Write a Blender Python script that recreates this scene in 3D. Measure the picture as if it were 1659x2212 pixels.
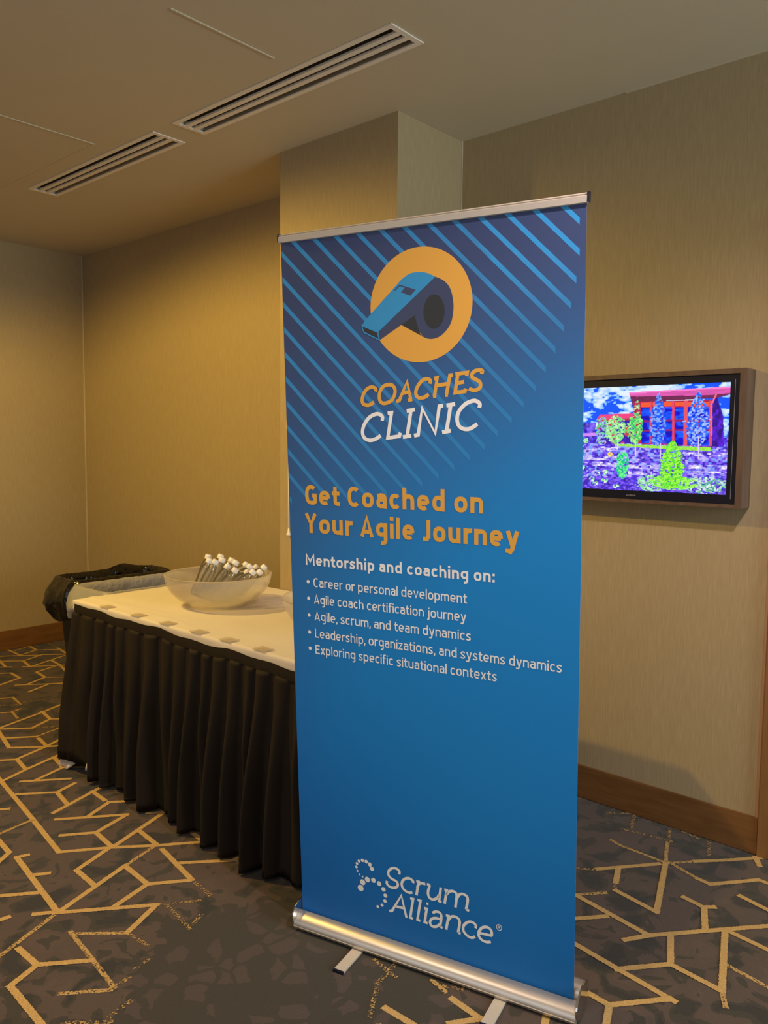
import bpy, bmesh, math, random
import numpy as np
from mathutils import Vector, Matrix

for o in list(bpy.data.objects):
    bpy.data.objects.remove(o)
scene = bpy.context.scene
COL = scene.collection
PI = math.pi

# ------------------------------------------------------------------ camera
CAM_H = 1.5296
pitch, yaw, roll = math.radians(4.7508), math.radians(48.3913), math.radians(0.609)
fw = Vector((math.sin(yaw) * math.cos(pitch), math.cos(yaw) * math.cos(pitch), -math.sin(pitch)))
rt = Vector((math.cos(yaw), -math.sin(yaw), 0))
up = rt.cross(fw)
rt2 = rt * math.cos(roll) + up * math.sin(roll)
up2 = -rt * math.sin(roll) + up * math.cos(roll)
cd = bpy.data.cameras.new('camera')
cd.sensor_fit = 'VERTICAL'
cd.sensor_height = 36.0
cd.lens = 1723.134 / 2212 * 36.0
cd.clip_start = 0.05
cam = bpy.data.objects.new('camera', cd)
M = Matrix((rt2, up2, -fw)).transposed().to_4x4()
M.translation = (0, 0, CAM_H)
cam.matrix_world = M
COL.objects.link(cam)
scene.camera = cam

# ------------------------------------------------------------------ world and exposure
w = bpy.data.worlds.new('world')
scene.world = w
w.use_nodes = True
w.node_tree.nodes['Background'].inputs[0].default_value = (1.0, 0.93, 0.76, 1)
w.node_tree.nodes['Background'].inputs[1].default_value = 0.06
scene.view_settings.view_transform = 'Standard'
scene.view_settings.look = 'None'
scene.view_settings.exposure = 0.0
scene.view_settings.gamma = 1.0
scene.view_settings.use_curve_mapping = False


def spot(name, loc, target, power, color, angle, blend, radius):
    l = bpy.data.lights.new(name, 'SPOT')
    l.energy = power
    l.color = color
    l.spot_size = math.radians(angle)
    l.spot_blend = blend
    l.shadow_soft_size = radius
    o = bpy.data.objects.new(name, l)
    o.location = loc
    o.rotation_euler = (Vector(target) - Vector(loc)).to_track_quat('-Z', 'Y').to_euler()
    COL.objects.link(o)


def area(name, loc, target, power, color, sx, sy):
    l = bpy.data.lights.new(name, 'AREA')
    l.energy = power
    l.color = color
    l.shape = 'RECTANGLE'
    l.size, l.size_y = sx, sy
    o = bpy.data.objects.new(name, l)
    o.location = loc
    o.rotation_euler = (Vector(target) - Vector(loc)).to_track_quat('-Z', 'Y').to_euler()
    COL.objects.link(o)


# warm recessed downlight over the aisle left of the table, neutral one by the screen wall,
# pale daylight falling in from the hall behind
spot('downlight_warm', (0.82, 3.88, 2.92), (1.2, 3.8, 0.0), 258, (1.0, 0.655, 0.14), 165, 0.32, 0.05)
spot('downlight_front', (1.35, 0.05, 2.92), (1.75, 0.1, 0.0), 142, (1.0, 0.80, 0.78), 138, 0.6, 0.04)
spot('downlight_aisle', (0.0, 1.9, 2.92), (0.3, 1.9, 0.0), 95, (1.0, 0.76, 0.64), 150, 0.9, 0.35)
area('hall_daylight', (2.3, -3.2, 1.6), (2.1, 3.5, 1.6), 144, (0.86, 1.0, 1.0), 2.4, 2.0)
area('added_fill', (-2.9, 0.8, 1.5), (2.0, 1.5, 1.3), 36, (0.90, 0.89, 0.95), 4.5, 2.4)  # unseen soft fill, added from the left to brighten the banner face

# ------------------------------------------------------------------ helpers
ORIGIN = {}


def tag(o, label=None, cat=None, group=None, kind=None):
    if label: o['label'] = label
    if cat: o['category'] = cat
    if group: o['group'] = group
    if kind: o['kind'] = kind
    return o


def empty(name, loc, label=None, cat=None, group=None):
    o = bpy.data.objects.new(name, None)
    o.location = loc
    o.empty_display_size = 0.05
    COL.objects.link(o)
    ORIGIN[o] = Vector(loc)
    return tag(o, label, cat, group)


def mesh(name, verts, faces, mat, parent=None, smooth=False, loc=None):
    """world-space verts; origin goes to loc or to the parent's origin"""
    org = ORIGIN[parent] if parent is not None else Vector(loc if loc is not None else (0, 0, 0))
    me = bpy.data.meshes.new(name)
    me.from_pydata([(v[0] - org[0], v[1] - org[1], v[2] - org[2]) for v in verts], [], [tuple(f) for f in faces])
    me.materials.append(mat)
    if smooth:
        me.polygons.foreach_set('use_smooth', [True] * len(me.polygons))
    me.update()
    o = bpy.data.objects.new(name, me)
    if parent is not None:
        o.parent = parent
    else:
        o.location = org
    COL.objects.link(o)
    ORIGIN[o] = org
    return o


class MB:
    def __init__(s):
        s.v = []; s.f = []

    def add(s, vs, fs):
        n = len(s.v)
        s.v += [tuple(v) for v in vs]
        s.f += [tuple(i + n for i in f) for f in fs]

    def box(s, x0, x1, y0, y1, z0, z1, bev=0.0):
        if bev <= 0:
            vs = [(x, y, z) for x in (x0, x1) for y in (y0, y1) for z in (z0, z1)]
            s.add(vs, [(0, 1, 3, 2), (4, 6, 7, 5), (0, 4, 5, 1), (2, 3, 7, 6), (0, 2, 6, 4), (1, 5, 7, 3)])
        else:
            bm = bmesh.new()
            bmesh.ops.create_cube(bm, size=1)
            for v in bm.verts:
                v.co = ((x0 + x1) / 2 + v.co.x * (x1 - x0), (y0 + y1) / 2 + v.co.y * (y1 - y0), (z0 + z1) / 2 + v.co.z * (z1 - z0))
            bmesh.ops.bevel(bm, geom=bm.edges[:], offset=bev, segments=2, affect='EDGES')
            s.add([v.co[:] for v in bm.verts], [[v.index for v in f.verts] for f in bm.faces])
            bm.free()
        return s

    def obox(s, c, ax, ay, az, hx, hy, hz):
        c, ax, ay, az = Vector(c), Vector(ax), Vector(ay), Vector(az)
        vs = [c + ax * (i * hx) + ay * (j * hy) + az * (k * hz) for i in (-1, 1) for j in (-1, 1) for k in (-1, 1)]
        s.add(vs, [(0, 1, 3, 2), (4, 6, 7, 5), (0, 4, 5, 1), (2, 3, 7, 6), (0, 2, 6, 4), (1, 5, 7, 3)])
        return s

    def tube(s, p0, p1, r0, r1=None, n=16):
        r1 = r0 if r1 is None else r1
        p0, p1 = Vector(p0), Vector(p1)
        d = (p1 - p0).normalized()
        a = d.orthogonal().normalized(); b = d.cross(a)
        vs = []
        for p, r in ((p0, r0), (p1, r1)):
            for i in range(n):
                t = 2 * PI * i / n
                vs.append(p + a * (math.cos(t) * r) + b * (math.sin(t) * r))
        fs = [(i, (i + 1) % n, n + (i + 1) % n, n + i) for i in range(n)]
        fs += [tuple(range(n))[::-1], tuple(range(n, 2 * n))]
        s.add(vs, fs)
        return s

    def lathe(s, prof, cx, cy, n=48, close=False):
        vs, fs = [], []
        for r, z in prof:
            for i in range(n):
                t = 2 * PI * i / n
                vs.append((cx + math.cos(t) * r, cy + math.sin(t) * r, z))
        m = len(prof)
        for j in range(m - 1):
            for i in range(n):
                k = (i + 1) % n
                fs.append((j * n + i, j * n + k, (j + 1) * n + k, (j + 1) * n + i))
        s.add(vs, fs)
        return s

    def obj(s, name, mat, parent=None, smooth=False, loc=None):
        return mesh(name, s.v, s.f, mat, parent, smooth, loc)


# ------------------------------------------------------------------ materials
def new_mat(name):
    m = bpy.data.materials.new(name)
    m.use_nodes = True
    nt = m.node_tree
    b = nt.nodes['Principled BSDF']
    return m, nt, nt.nodes, nt.links, b


def setin(b, **k):
    for n_, v_ in k.items():
        n_ = n_.replace('_', ' ')
        if n_ in b.inputs:
            b.inputs[n_].default_value = v_


def plain(name, col, rough=0.5, metal=0.0, var=0.06, scale=30, bump=0.0, bscale=200, **kw):
    """principled with a little procedural colour variation and relief"""
    m, nt, N, L, b = new_mat(name)
    setin(b, Roughness=rough, Metallic=metal, **kw)
    tc = N.new('ShaderNodeTexCoord')
    no = N.new('ShaderNodeTexNoise'); no.inputs['Scale'].default_value = scale
    L.new(tc.outputs['Object'], no.inputs['Vector'])
    mx = N.new('ShaderNodeMix'); mx.data_type = 'RGBA'
    mx.inputs['A'].default_value = tuple(c * (1 - var) for c in col) + (1,)
    mx.inputs['B'].default_value = tuple(min(1, c * (1 + var)) for c in col) + (1,)
    L.new(no.outputs['Fac'], mx.inputs['Factor'])
    L.new(mx.outputs['Result'], b.inputs['Base Color'])
    if bump:
        n2 = N.new('ShaderNodeTexNoise'); n2.inputs['Scale'].default_value = bscale
        L.new(tc.outputs['Object'], n2.inputs['Vector'])
        bp = N.new('ShaderNodeBump'); bp.inputs['Strength'].default_value = bump; bp.inputs['Distance'].default_value = 0.002 if bscale > 50 else 0.012
        L.new(n2.outputs['Fac'], bp.inputs['Height'])
        L.new(bp.outputs['Normal'], b.inputs['Normal'])
    return m


def mapping(N, L, scale, coord='Object'):
    tc = N.new('ShaderNodeTexCoord')
    mp = N.new('ShaderNodeMapping')
    mp.inputs['Scale'].default_value = scale
    L.new(tc.outputs[coord], mp.inputs['Vector'])
    return mp.outputs['Vector']


def ramp(N, stops, interp='LINEAR'):
    r = N.new('ShaderNodeValToRGB')
    r.color_ramp.interpolation = interp
    el = r.color_ramp.elements
    while len(el) < len(stops):
        el.new(0.5)
    for e, (p, c) in zip(el, stops):
        e.position = p
        e.color = tuple(c) + (1,)
    return r


def wallpaper():
    m, nt, N, L, b = new_mat('woven_wallpaper')
    setin(b, Roughness=0.75)
    v = mapping(N, L, (260, 260, 14))
    n1 = N.new('ShaderNodeTexNoise'); n1.inputs['Scale'].default_value = 1.0; n1.inputs['Detail'].default_value = 3
    L.new(v, n1.inputs['Vector'])
    r = ramp(N, [(0.30, (0.355, 0.270, 0.146)), (0.52, (0.385, 0.296, 0.163)), (0.72, (0.42, 0.326, 0.186))])
    L.new(n1.outputs['Fac'], r.inputs['Fac'])
    L.new(r.outputs['Color'], b.inputs['Base Color'])
    bp = N.new('ShaderNodeBump'); bp.inputs['Strength'].default_value = 0.12; bp.inputs['Distance'].default_value = 0.001
    L.new(n1.outputs['Fac'], bp.inputs['Height']); L.new(bp.outputs['Normal'], b.inputs['Normal'])
    return m


def wood(name, dark, light, axis=(3, 3, 60), rough=0.4):
    m, nt, N, L, b = new_mat(name)
    setin(b, Roughness=rough)
    v = mapping(N, L, axis)
    n1 = N.new('ShaderNodeTexNoise'); n1.inputs['Scale'].default_value = 1.0; n1.inputs['Detail'].default_value = 5
    n1.inputs['Distortion'].default_value = 0.6
    L.new(v, n1.inputs['Vector'])
    r = ramp(N, [(0.3, dark), (0.7, light)])
    L.new(n1.outputs['Fac'], r.inputs['Fac'])
    L.new(r.outputs['Color'], b.inputs['Base Color'])
    return m


def carpet():
    m, nt, N, L, b = new_mat('carpet_pile')
    setin(b, Roughness=0.95, Sheen_Weight=0.15)
    v = mapping(N, L, (1, 1, 1))
    n1 = N.new('ShaderNodeTexNoise'); n1.inputs['Scale'].default_value = 9.0; n1.inputs['Detail'].default_value = 4; n1.inputs['Distortion'].default_value = 0.8
    n1.inputs['Roughness'].default_value = 0.45
    L.new(v, n1.inputs['Vector'])
    brown = (0.064, 0.040, 0.028); olive = (0.030, 0.0225, 0.0125); dark = (0.017, 0.013, 0.009)
    r = ramp(N, [(0.0, dark), (0.40, olive), (0.47, brown), (0.60, tuple(c * 1.12 for c in brown)), (0.66, olive)], 'CONSTANT')
    L.new(n1.outputs['Fac'], r.inputs['Fac'])
    # pebble patches in the plain areas
    vo = N.new('ShaderNodeTexVoronoi'); vo.inputs['Scale'].default_value = 13
    ve = N.new('ShaderNodeTexVoronoi'); ve.feature = 'DISTANCE_TO_EDGE'; ve.inputs['Scale'].default_value = 13
    nd = N.new('ShaderNodeTexNoise'); nd.inputs['Scale'].default_value = 7; nd.inputs['Detail'].default_value = 3; L.new(v, nd.inputs['Vector'])
    vm = N.new('ShaderNodeVectorMath'); vm.operation = 'MULTIPLY_ADD'; vm.inputs[1].default_value = (0.12, 0.12, 0.0)
    L.new(nd.outputs['Color'], vm.inputs[0]); L.new(v, vm.inputs[2])
    L.new(vm.outputs[0], vo.inputs['Vector']); L.new(vm.outputs[0], ve.inputs['Vector'])
    g = N.new('ShaderNodeMath'); g.operation = 'GREATER_THAN'; g.inputs[1].default_value = 0.11
    L.new(ve.outputs['Distance'], g.inputs[0])
    sp = N.new('ShaderNodeSeparateColor'); L.new(vo.outputs['Color'], sp.inputs['Color'])
    g2 = N.new('ShaderNodeMath'); g2.operation = 'GREATER_THAN'; g2.inputs[1].default_value = 0.52
    L.new(sp.outputs['Red'], g2.inputs[0])
    mu = N.new('ShaderNodeMath'); mu.operation = 'MULTIPLY'; L.new(g.outputs[0], mu.inputs[0]); L.new(g2.outputs[0], mu.inputs[1])
    peb = N.new('ShaderNodeMix'); peb.data_type = 'RGBA'
    peb.inputs['A'].default_value = (0.029, 0.0225, 0.0135, 1); peb.inputs['B'].default_value = (0.052, 0.035, 0.027, 1)
    L.new(mu.outputs[0], peb.inputs['Factor'])
    # plain area mask: around (1.4, 1.7)
    gp = N.new('ShaderNodeVectorMath'); gp.operation = 'DISTANCE'; gp.inputs[1].default_value = (1.42, 1.62, 0)
    L.new(v, gp.inputs[0])
    n3 = N.new('ShaderNodeTexNoise'); n3.inputs['Scale'].default_value = 5; L.new(v, n3.inputs['Vector'])
    ad = N.new('ShaderNodeMath'); ad.operation = 'MULTIPLY_ADD'; ad.inputs[1].default_value = 0.35
    L.new(n3.outputs['Fac'], ad.inputs[0]); L.new(gp.outputs['Value'], ad.inputs[2])
    lt = N.new('ShaderNodeMath'); lt.operation = 'LESS_THAN'; lt.inputs[1].default_value = 0.62
    L.new(ad.outputs[0], lt.inputs[0])
    mx = N.new('ShaderNodeMix'); mx.data_type = 'RGBA'
    L.new(lt.outputs[0], mx.inputs['Factor']); L.new(r.outputs['Color'], mx.inputs['A']); L.new(peb.outputs['Result'], mx.inputs['B'])
    # pile grain
    n2 = N.new('ShaderNodeTexNoise'); n2.inputs['Scale'].default_value = 420; L.new(v, n2.inputs['Vector'])
    r2 = ramp(N, [(0.3, (0.78, 0.78, 0.78)), (0.7, (1.2, 1.2, 1.2))]); L.new(n2.outputs['Fac'], r2.inputs['Fac'])
    ml = N.new('ShaderNodeMix'); ml.data_type = 'RGBA'; ml.blend_type = 'MULTIPLY'; ml.inputs['Factor'].default_value = 1
    L.new(mx.outputs['Result'], ml.inputs['A']); L.new(r2.outputs['Color'], ml.inputs['B'])
    L.new(ml.outputs['Result'], b.inputs['Base Color'])
    bp = N.new('ShaderNodeBump'); bp.inputs['Strength'].default_value = 0.5; bp.inputs['Distance'].default_value = 0.002
    L.new(n2.outputs['Fac'], bp.inputs['Height']); L.new(bp.outputs['Normal'], b.inputs['Normal'])
    return m


def carpet_line_mat():
    m, nt, N, L, b = new_mat('carpet_gold_yarn')
    setin(b, Roughness=0.9)
    v = mapping(N, L, (1, 1, 1))
    n2 = N.new('ShaderNodeTexNoise'); n2.inputs['Scale'].default_value = 300; L.new(v, n2.inputs['Vector'])
    r2 = ramp(N, [(0.3, (0.36, 0.225, 0.075)), (0.7, (0.56, 0.37, 0.14))]); L.new(n2.outputs['Fac'], r2.inputs['Fac'])
    L.new(r2.outputs['Color'], b.inputs['Base Color'])
    ed = N.new('ShaderNodeAttribute'); ed.attribute_name = 'edge'
    de = N.new('ShaderNodeAttribute'); de.attribute_name = 'dens'
    n1 = N.new('ShaderNodeTexNoise'); n1.inputs['Scale'].default_value = 150; n1.inputs['Detail'].default_value = 4; n1.inputs['Roughness'].default_value = 0.7
    L.new(v, n1.inputs['Vector'])
    ab = N.new('ShaderNodeMath'); ab.operation = 'ABSOLUTE'; L.new(ed.outputs['Fac'], ab.inputs[0])
    mr = N.new('ShaderNodeMapRange'); mr.inputs['From Min'].default_value = 0.45; mr.inputs['From Max'].default_value = 1.0
    mr.inputs['To Min'].default_value = 0; mr.inputs['To Max'].default_value = 0.85
    L.new(ab.outputs[0], mr.inputs['Value'])
    su = N.new('ShaderNodeMath'); su.operation = 'SUBTRACT'; L.new(de.outputs['Fac'], su.inputs[0]); L.new(mr.outputs['Result'], su.inputs[1])
    gt = N.new('ShaderNodeMath'); gt.operation = 'GREATER_THAN'; L.new(su.outputs[0], gt.inputs[0]); L.new(n1.outputs['Fac'], gt.inputs[1])
    L.new(gt.outputs[0], b.inputs['Alpha'])
    return m


M_WALL = wallpaper()
M_CEIL = plain('ceiling_paint', (0.585, 0.515, 0.375), 0.9, var=0.03, scale=3, bump=0.15, bscale=350)
M_BASE = wood('baseboard_wood', (0.15, 0.066, 0.018), (0.215, 0.10, 0.032), (5, 5, 40))
M_DOOR = wood('door_frame_wood', (0.20, 0.095, 0.03), (0.27, 0.135, 0.045), (40, 40, 3))
M_CARPET = carpet()
M_LINE = carpet_line_mat()
M_WALNUT = wood('walnut', (0.085, 0.050, 0.032), (0.135, 0.082, 0.055), (30, 30, 5), 0.5)
M_BLACKPL = plain('black_plastic', (0.007, 0.008, 0.018), 0.3, var=0.02)
M_ALU = plain('brushed_aluminium', (0.66, 0.61, 0.53), 0.36, 0.85, var=0.04, scale=60)
M_ALUMAT = plain('satin_aluminium', (0.60, 0.54, 0.45), 0.55, 0.3, var=0.03, scale=60)
M_CHROME = plain('chrome', (0.7, 0.7, 0.66), 0.12, 1.0, var=0.02)
M_VENT = plain('vent_enamel', (0.84, 0.78, 0.68), 0.5, var=0.02)
M_VENTW = plain('vent_blade', (0.30, 0.26, 0.22), 0.6, var=0.02)
M_DARK = plain('dark_void', (0.03, 0.024, 0.02), 0.9, var=0.02)
M_CLOTH = plain('white_cloth', (0.70, 0.635, 0.56), 0.85, var=0.03, scale=8, bump=0.2, bscale=500)
M_SKIRT = plain('black_skirt_cloth', (0.020, 0.0142, 0.0088), 0.8, var=0.25, scale=8, bump=0.1, bscale=600, Specular_IOR_Level=0.2)
M_CAP = plain('white_cap', (0.78, 0.74, 0.66), 0.4, var=0.02)
M_CLIP = plain('clip_plastic', (0.62, 0.52, 0.40), 0.3, var=0.03, Alpha=0.45)
M_BAGBLACK = plain('black_bin_bag', (0.008, 0.007, 0.006), 0.2, var=0.1, bump=1.0, bscale=22)
M_BINBODY = plain('black_bin_plastic', (0.012, 0.012, 0.013), 0.5, var=0.05)
M_TRIM = plain('cream_bead', (0.55, 0.47, 0.34), 0.6, var=0.03)
M_CORD = plain('ivory_cord', (0.85, 0.76, 0.58), 0.5, var=0.03)


def liner_mat():
    m, nt, N, L, b = new_mat('milky_bin_liner')
    setin(b, Roughness=0.33, Base_Color=(0.42, 0.41, 0.40, 1), Alpha=0.75)
    v = mapping(N, L, (20, 20, 20))
    n1 = N.new('ShaderNodeTexNoise'); n1.inputs['Scale'].default_value = 1.2; n1.inputs['Distortion'].default_value = 1.5
    L.new(v, n1.inputs['Vector'])
    bp = N.new('ShaderNodeBump'); bp.inputs['Strength'].default_value = 0.5; bp.inputs['Distance'].default_value = 0.01
    L.new(n1.outputs['Fac'], bp.inputs['Height']); L.new(bp.outputs['Normal'], b.inputs['Normal'])
    return m


def frosted():
    m, nt, N, L, b = new_mat('frosted_bowl_plastic')
    setin(b, Roughness=0.28, Base_Color=(0.86, 0.83, 0.76, 1))
    b.inputs['Transmission Weight'].default_value = 0.0
    v = mapping(N, L, (1, 1, 1))
    vo = N.new('ShaderNodeTexVoronoi'); vo.inputs['Scale'].default_value = 110; L.new(v, vo.inputs['Vector'])
    bp = N.new('ShaderNodeBump'); bp.inputs['Strength'].default_value = 0.5; bp.inputs['Distance'].default_value = 0.002
    L.new(vo.outputs['Distance'], bp.inputs['Height'])
    L.new(bp.outputs['Normal'], b.inputs['Normal'])
    tl = N.new('ShaderNodeBsdfTranslucent'); tl.inputs['Color'].default_value = (0.85, 0.80, 0.70, 1)
    tr = N.new('ShaderNodeBsdfTransparent'); tr.inputs['Color'].default_value = (0.97, 0.94, 0.88, 1)
    gl = N.new('ShaderNodeBsdfRefraction'); gl.inputs['Roughness'].default_value = 0.25; gl.inputs['IOR'].default_value = 1.05
    m1 = N.new('ShaderNodeMixShader'); m1.inputs[0].default_value = 0.5
    L.new(b.outputs[0], m1.inputs[1]); L.new(tl.outputs[0], m1.inputs[2])
    m2 = N.new('ShaderNodeMixShader'); m2.inputs[0].default_value = 0.62
    L.new(m1.outputs[0], m2.inputs[1]); L.new(tr.outputs[0], m2.inputs[2])
    L.new(m2.outputs[0], N['Material Output'].inputs['Surface'])
    return m


def water_plastic():
    m, nt, N, L, b = new_mat('clear_bottle')
    gl = N.new('ShaderNodeBsdfGlossy'); gl.inputs['Roughness'].default_value = 0.06
    tr = N.new('ShaderNodeBsdfTransparent'); tr.inputs['Color'].default_value = (0.97, 0.97, 0.96, 1)
    rf = N.new('ShaderNodeBsdfRefraction'); rf.inputs['IOR'].default_value = 1.25; rf.inputs['Roughness'].default_value = 0.02
    rf.inputs['Color'].default_value = (0.96, 0.96, 0.95, 1)
    fr = N.new('ShaderNodeFresnel'); fr.inputs['IOR'].default_value = 1.5
    v = mapping(N, L, (1, 1, 60))
    n1 = N.new('ShaderNodeTexNoise'); n1.inputs['Scale'].default_value = 3; L.new(v, n1.inputs['Vector'])
    bp = N.new('ShaderNodeBump'); bp.inputs['Strength'].default_value = 0.3; bp.inputs['Distance'].default_value = 0.002
    L.new(n1.outputs['Fac'], bp.inputs['Height'])
    for q in (gl, rf, fr): L.new(bp.outputs['Normal'], q.inputs['Normal'])
    m1 = N.new('ShaderNodeMixShader'); m1.inputs[0].default_value = 0.88
    L.new(rf.outputs[0], m1.inputs[1]); L.new(tr.outputs[0], m1.inputs[2])
    m2 = N.new('ShaderNodeMixShader')
    ad = N.new('ShaderNodeMath'); ad.operation = 'MULTIPLY_ADD'; ad.inputs[1].default_value = 0.85; ad.inputs[2].default_value = 0.04
    L.new(fr.outputs[0], ad.inputs[0]); L.new(ad.outputs[0], m2.inputs[0])
    dl = N.new('ShaderNodeBsdfTranslucent'); dl.inputs['Color'].default_value = (0.9, 0.88, 0.84, 1)
    m3 = N.new('ShaderNodeMixShader'); m3.inputs[0].default_value = 0.20
    L.new(m1.outputs[0], m3.inputs[1]); L.new(dl.outputs[0], m3.inputs[2])
    L.new(m3.outputs[0], m2.inputs[1]); L.new(gl.outputs[0], m2.inputs[2])
    L.new(m2.outputs[0], N['Material Output'].inputs['Surface'])
    return m


M_LINER = liner_mat()
M_BOWL = frosted()
M_WATER = water_plastic()


def ink(name, col, rough=0.5):
    return plain(name, col, rough, var=0.015, scale=5)

# ------------------------------------------------------------------ room
H = 2.953; XW = 3.126; XC = 2.666; YN, YF = 2.311, 3.072; YE = 5.908; HB = 0.144
X0, Y0 = -3.2, -3.6


def struct(name, mb, mat, smooth=False):
    return tag(mb.obj(name, mat, smooth=smooth), kind='structure')


floor = struct('floor', MB().box(X0, XW + 0.1, Y0, YE + 0.1, -0.1, 0), M_CARPET)
# ceiling with two real openings for the slot diffusers
VENTS = [(2.113, 2.287, 1.866, 3.164), (2.113, 2.287, 3.314, 4.589)]
cb = MB()
xs = [X0, 2.125, 2.275, XW + 0.1]
ys = [Y0, 1.878, 3.152, 3.326, 4.577, YE + 0.1]
for i in range(3):
    for j in range(5):
        if i == 1 and j in (1, 3):
            continue
        cb.box(xs[i], xs[i + 1], ys[j], ys[j + 1], H, H + 0.1)
struct('ceiling', cb, M_CEIL)
struct('wall_right', MB().box(XW, XW + 0.1, 0.86, YE + 0.1, 0, H), M_WALL)
struct('wall_far', MB().box(X0, XW, YE, YE + 0.1, 0, H), M_WALL)
struct('wall_pillar', MB().box(XC, XW, YN, YF, 0, H), M_WALL)
struct('wall_near', MB().box(XW, XW + 0.1, Y0, -0.35, 0, H).box(XW, XW + 0.1, -0.35, 0.86, 2.25, H), M_WALL)
bb = 0.014
struct('baseboard_right', MB().box(XW - bb, XW, 0.862, YN, 0, HB, 0.003), M_BASE)
struct('baseboard_recess', MB().box(XW - bb, XW, YF, YE, 0, HB, 0.003), M_BASE)
struct('baseboard_far', MB().box(X0, XW - bb, YE - bb, YE, 0, HB, 0.003), M_BASE)
struct('baseboard_pillar', MB().box(XC - bb, XC, YN - bb, YF + bb, 0, HB, 0.003).box(XC, XW - bb, YN - bb, YN, 0, HB).box(XC, XW - bb, YF, YF + bb, 0, HB), M_BASE)
struct('baseboard_near', MB().box(XW - bb, XW, Y0, -0.44, 0, HB, 0.003), M_BASE)
# door and its casing at the right edge of the picture
struct('trim_1', MB().box(XW - 0.022, XW + 0.02, 0.76, 0.862, 0, 2.35, 0.003), M_DOOR)
struct('trim_2', MB().box(XW - 0.022, XW + 0.02, -0.45, -0.35, 0, 2.35, 0.003).box(XW - 0.022, XW + 0.02, -0.35, 0.76, 2.25, 2.35, 0.003), M_DOOR)
door = struct('door_1', MB().box(XW + 0.03, XW + 0.07, -0.35, 0.76, 0.005, 2.25), M_DOOR)
MB().tube((XW + 0.03, 0.66, 1.0), (XW - 0.03, 0.66, 1.0), 0.012).tube((XW - 0.03, 0.67, 1.0), (XW - 0.03, 0.54, 1.0), 0.01).obj('door_handle', M_CHROME, door, True)
# wallpaper edge bead next to the casing, corner beads
struct('trim_3', MB().box(XW - 0.006, XW, 0.862, 0.876, HB, H), plain('wallpaper_edge', (0.42, 0.23, 0.13), 0.7))
struct('trim_4', MB().box(XW - 0.005, XW, YE - 0.009, YE, HB, H), M_TRIM)
struct('trim_5', MB().box(XW - 0.005, XW, YN - 0.006, YN, HB, H), M_TRIM)
# raised joints of the ceiling access panels and the caulk line
struct('trim_6', MB().box(1.574, 2.018, 2.356, 2.364, H - 0.004, H), M_CEIL)
struct('trim_7', MB().box(1.2, 2.018, 3.666, 3.674, H - 0.004, H).box(2.014, 2.018, 3.67, 5.2, H - 0.002, H), M_CEIL)
struct('trim_8', MB().box(XW - 0.004, XW, 0.86, 1.5, H - 0.004, H), M_TRIM)

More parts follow.
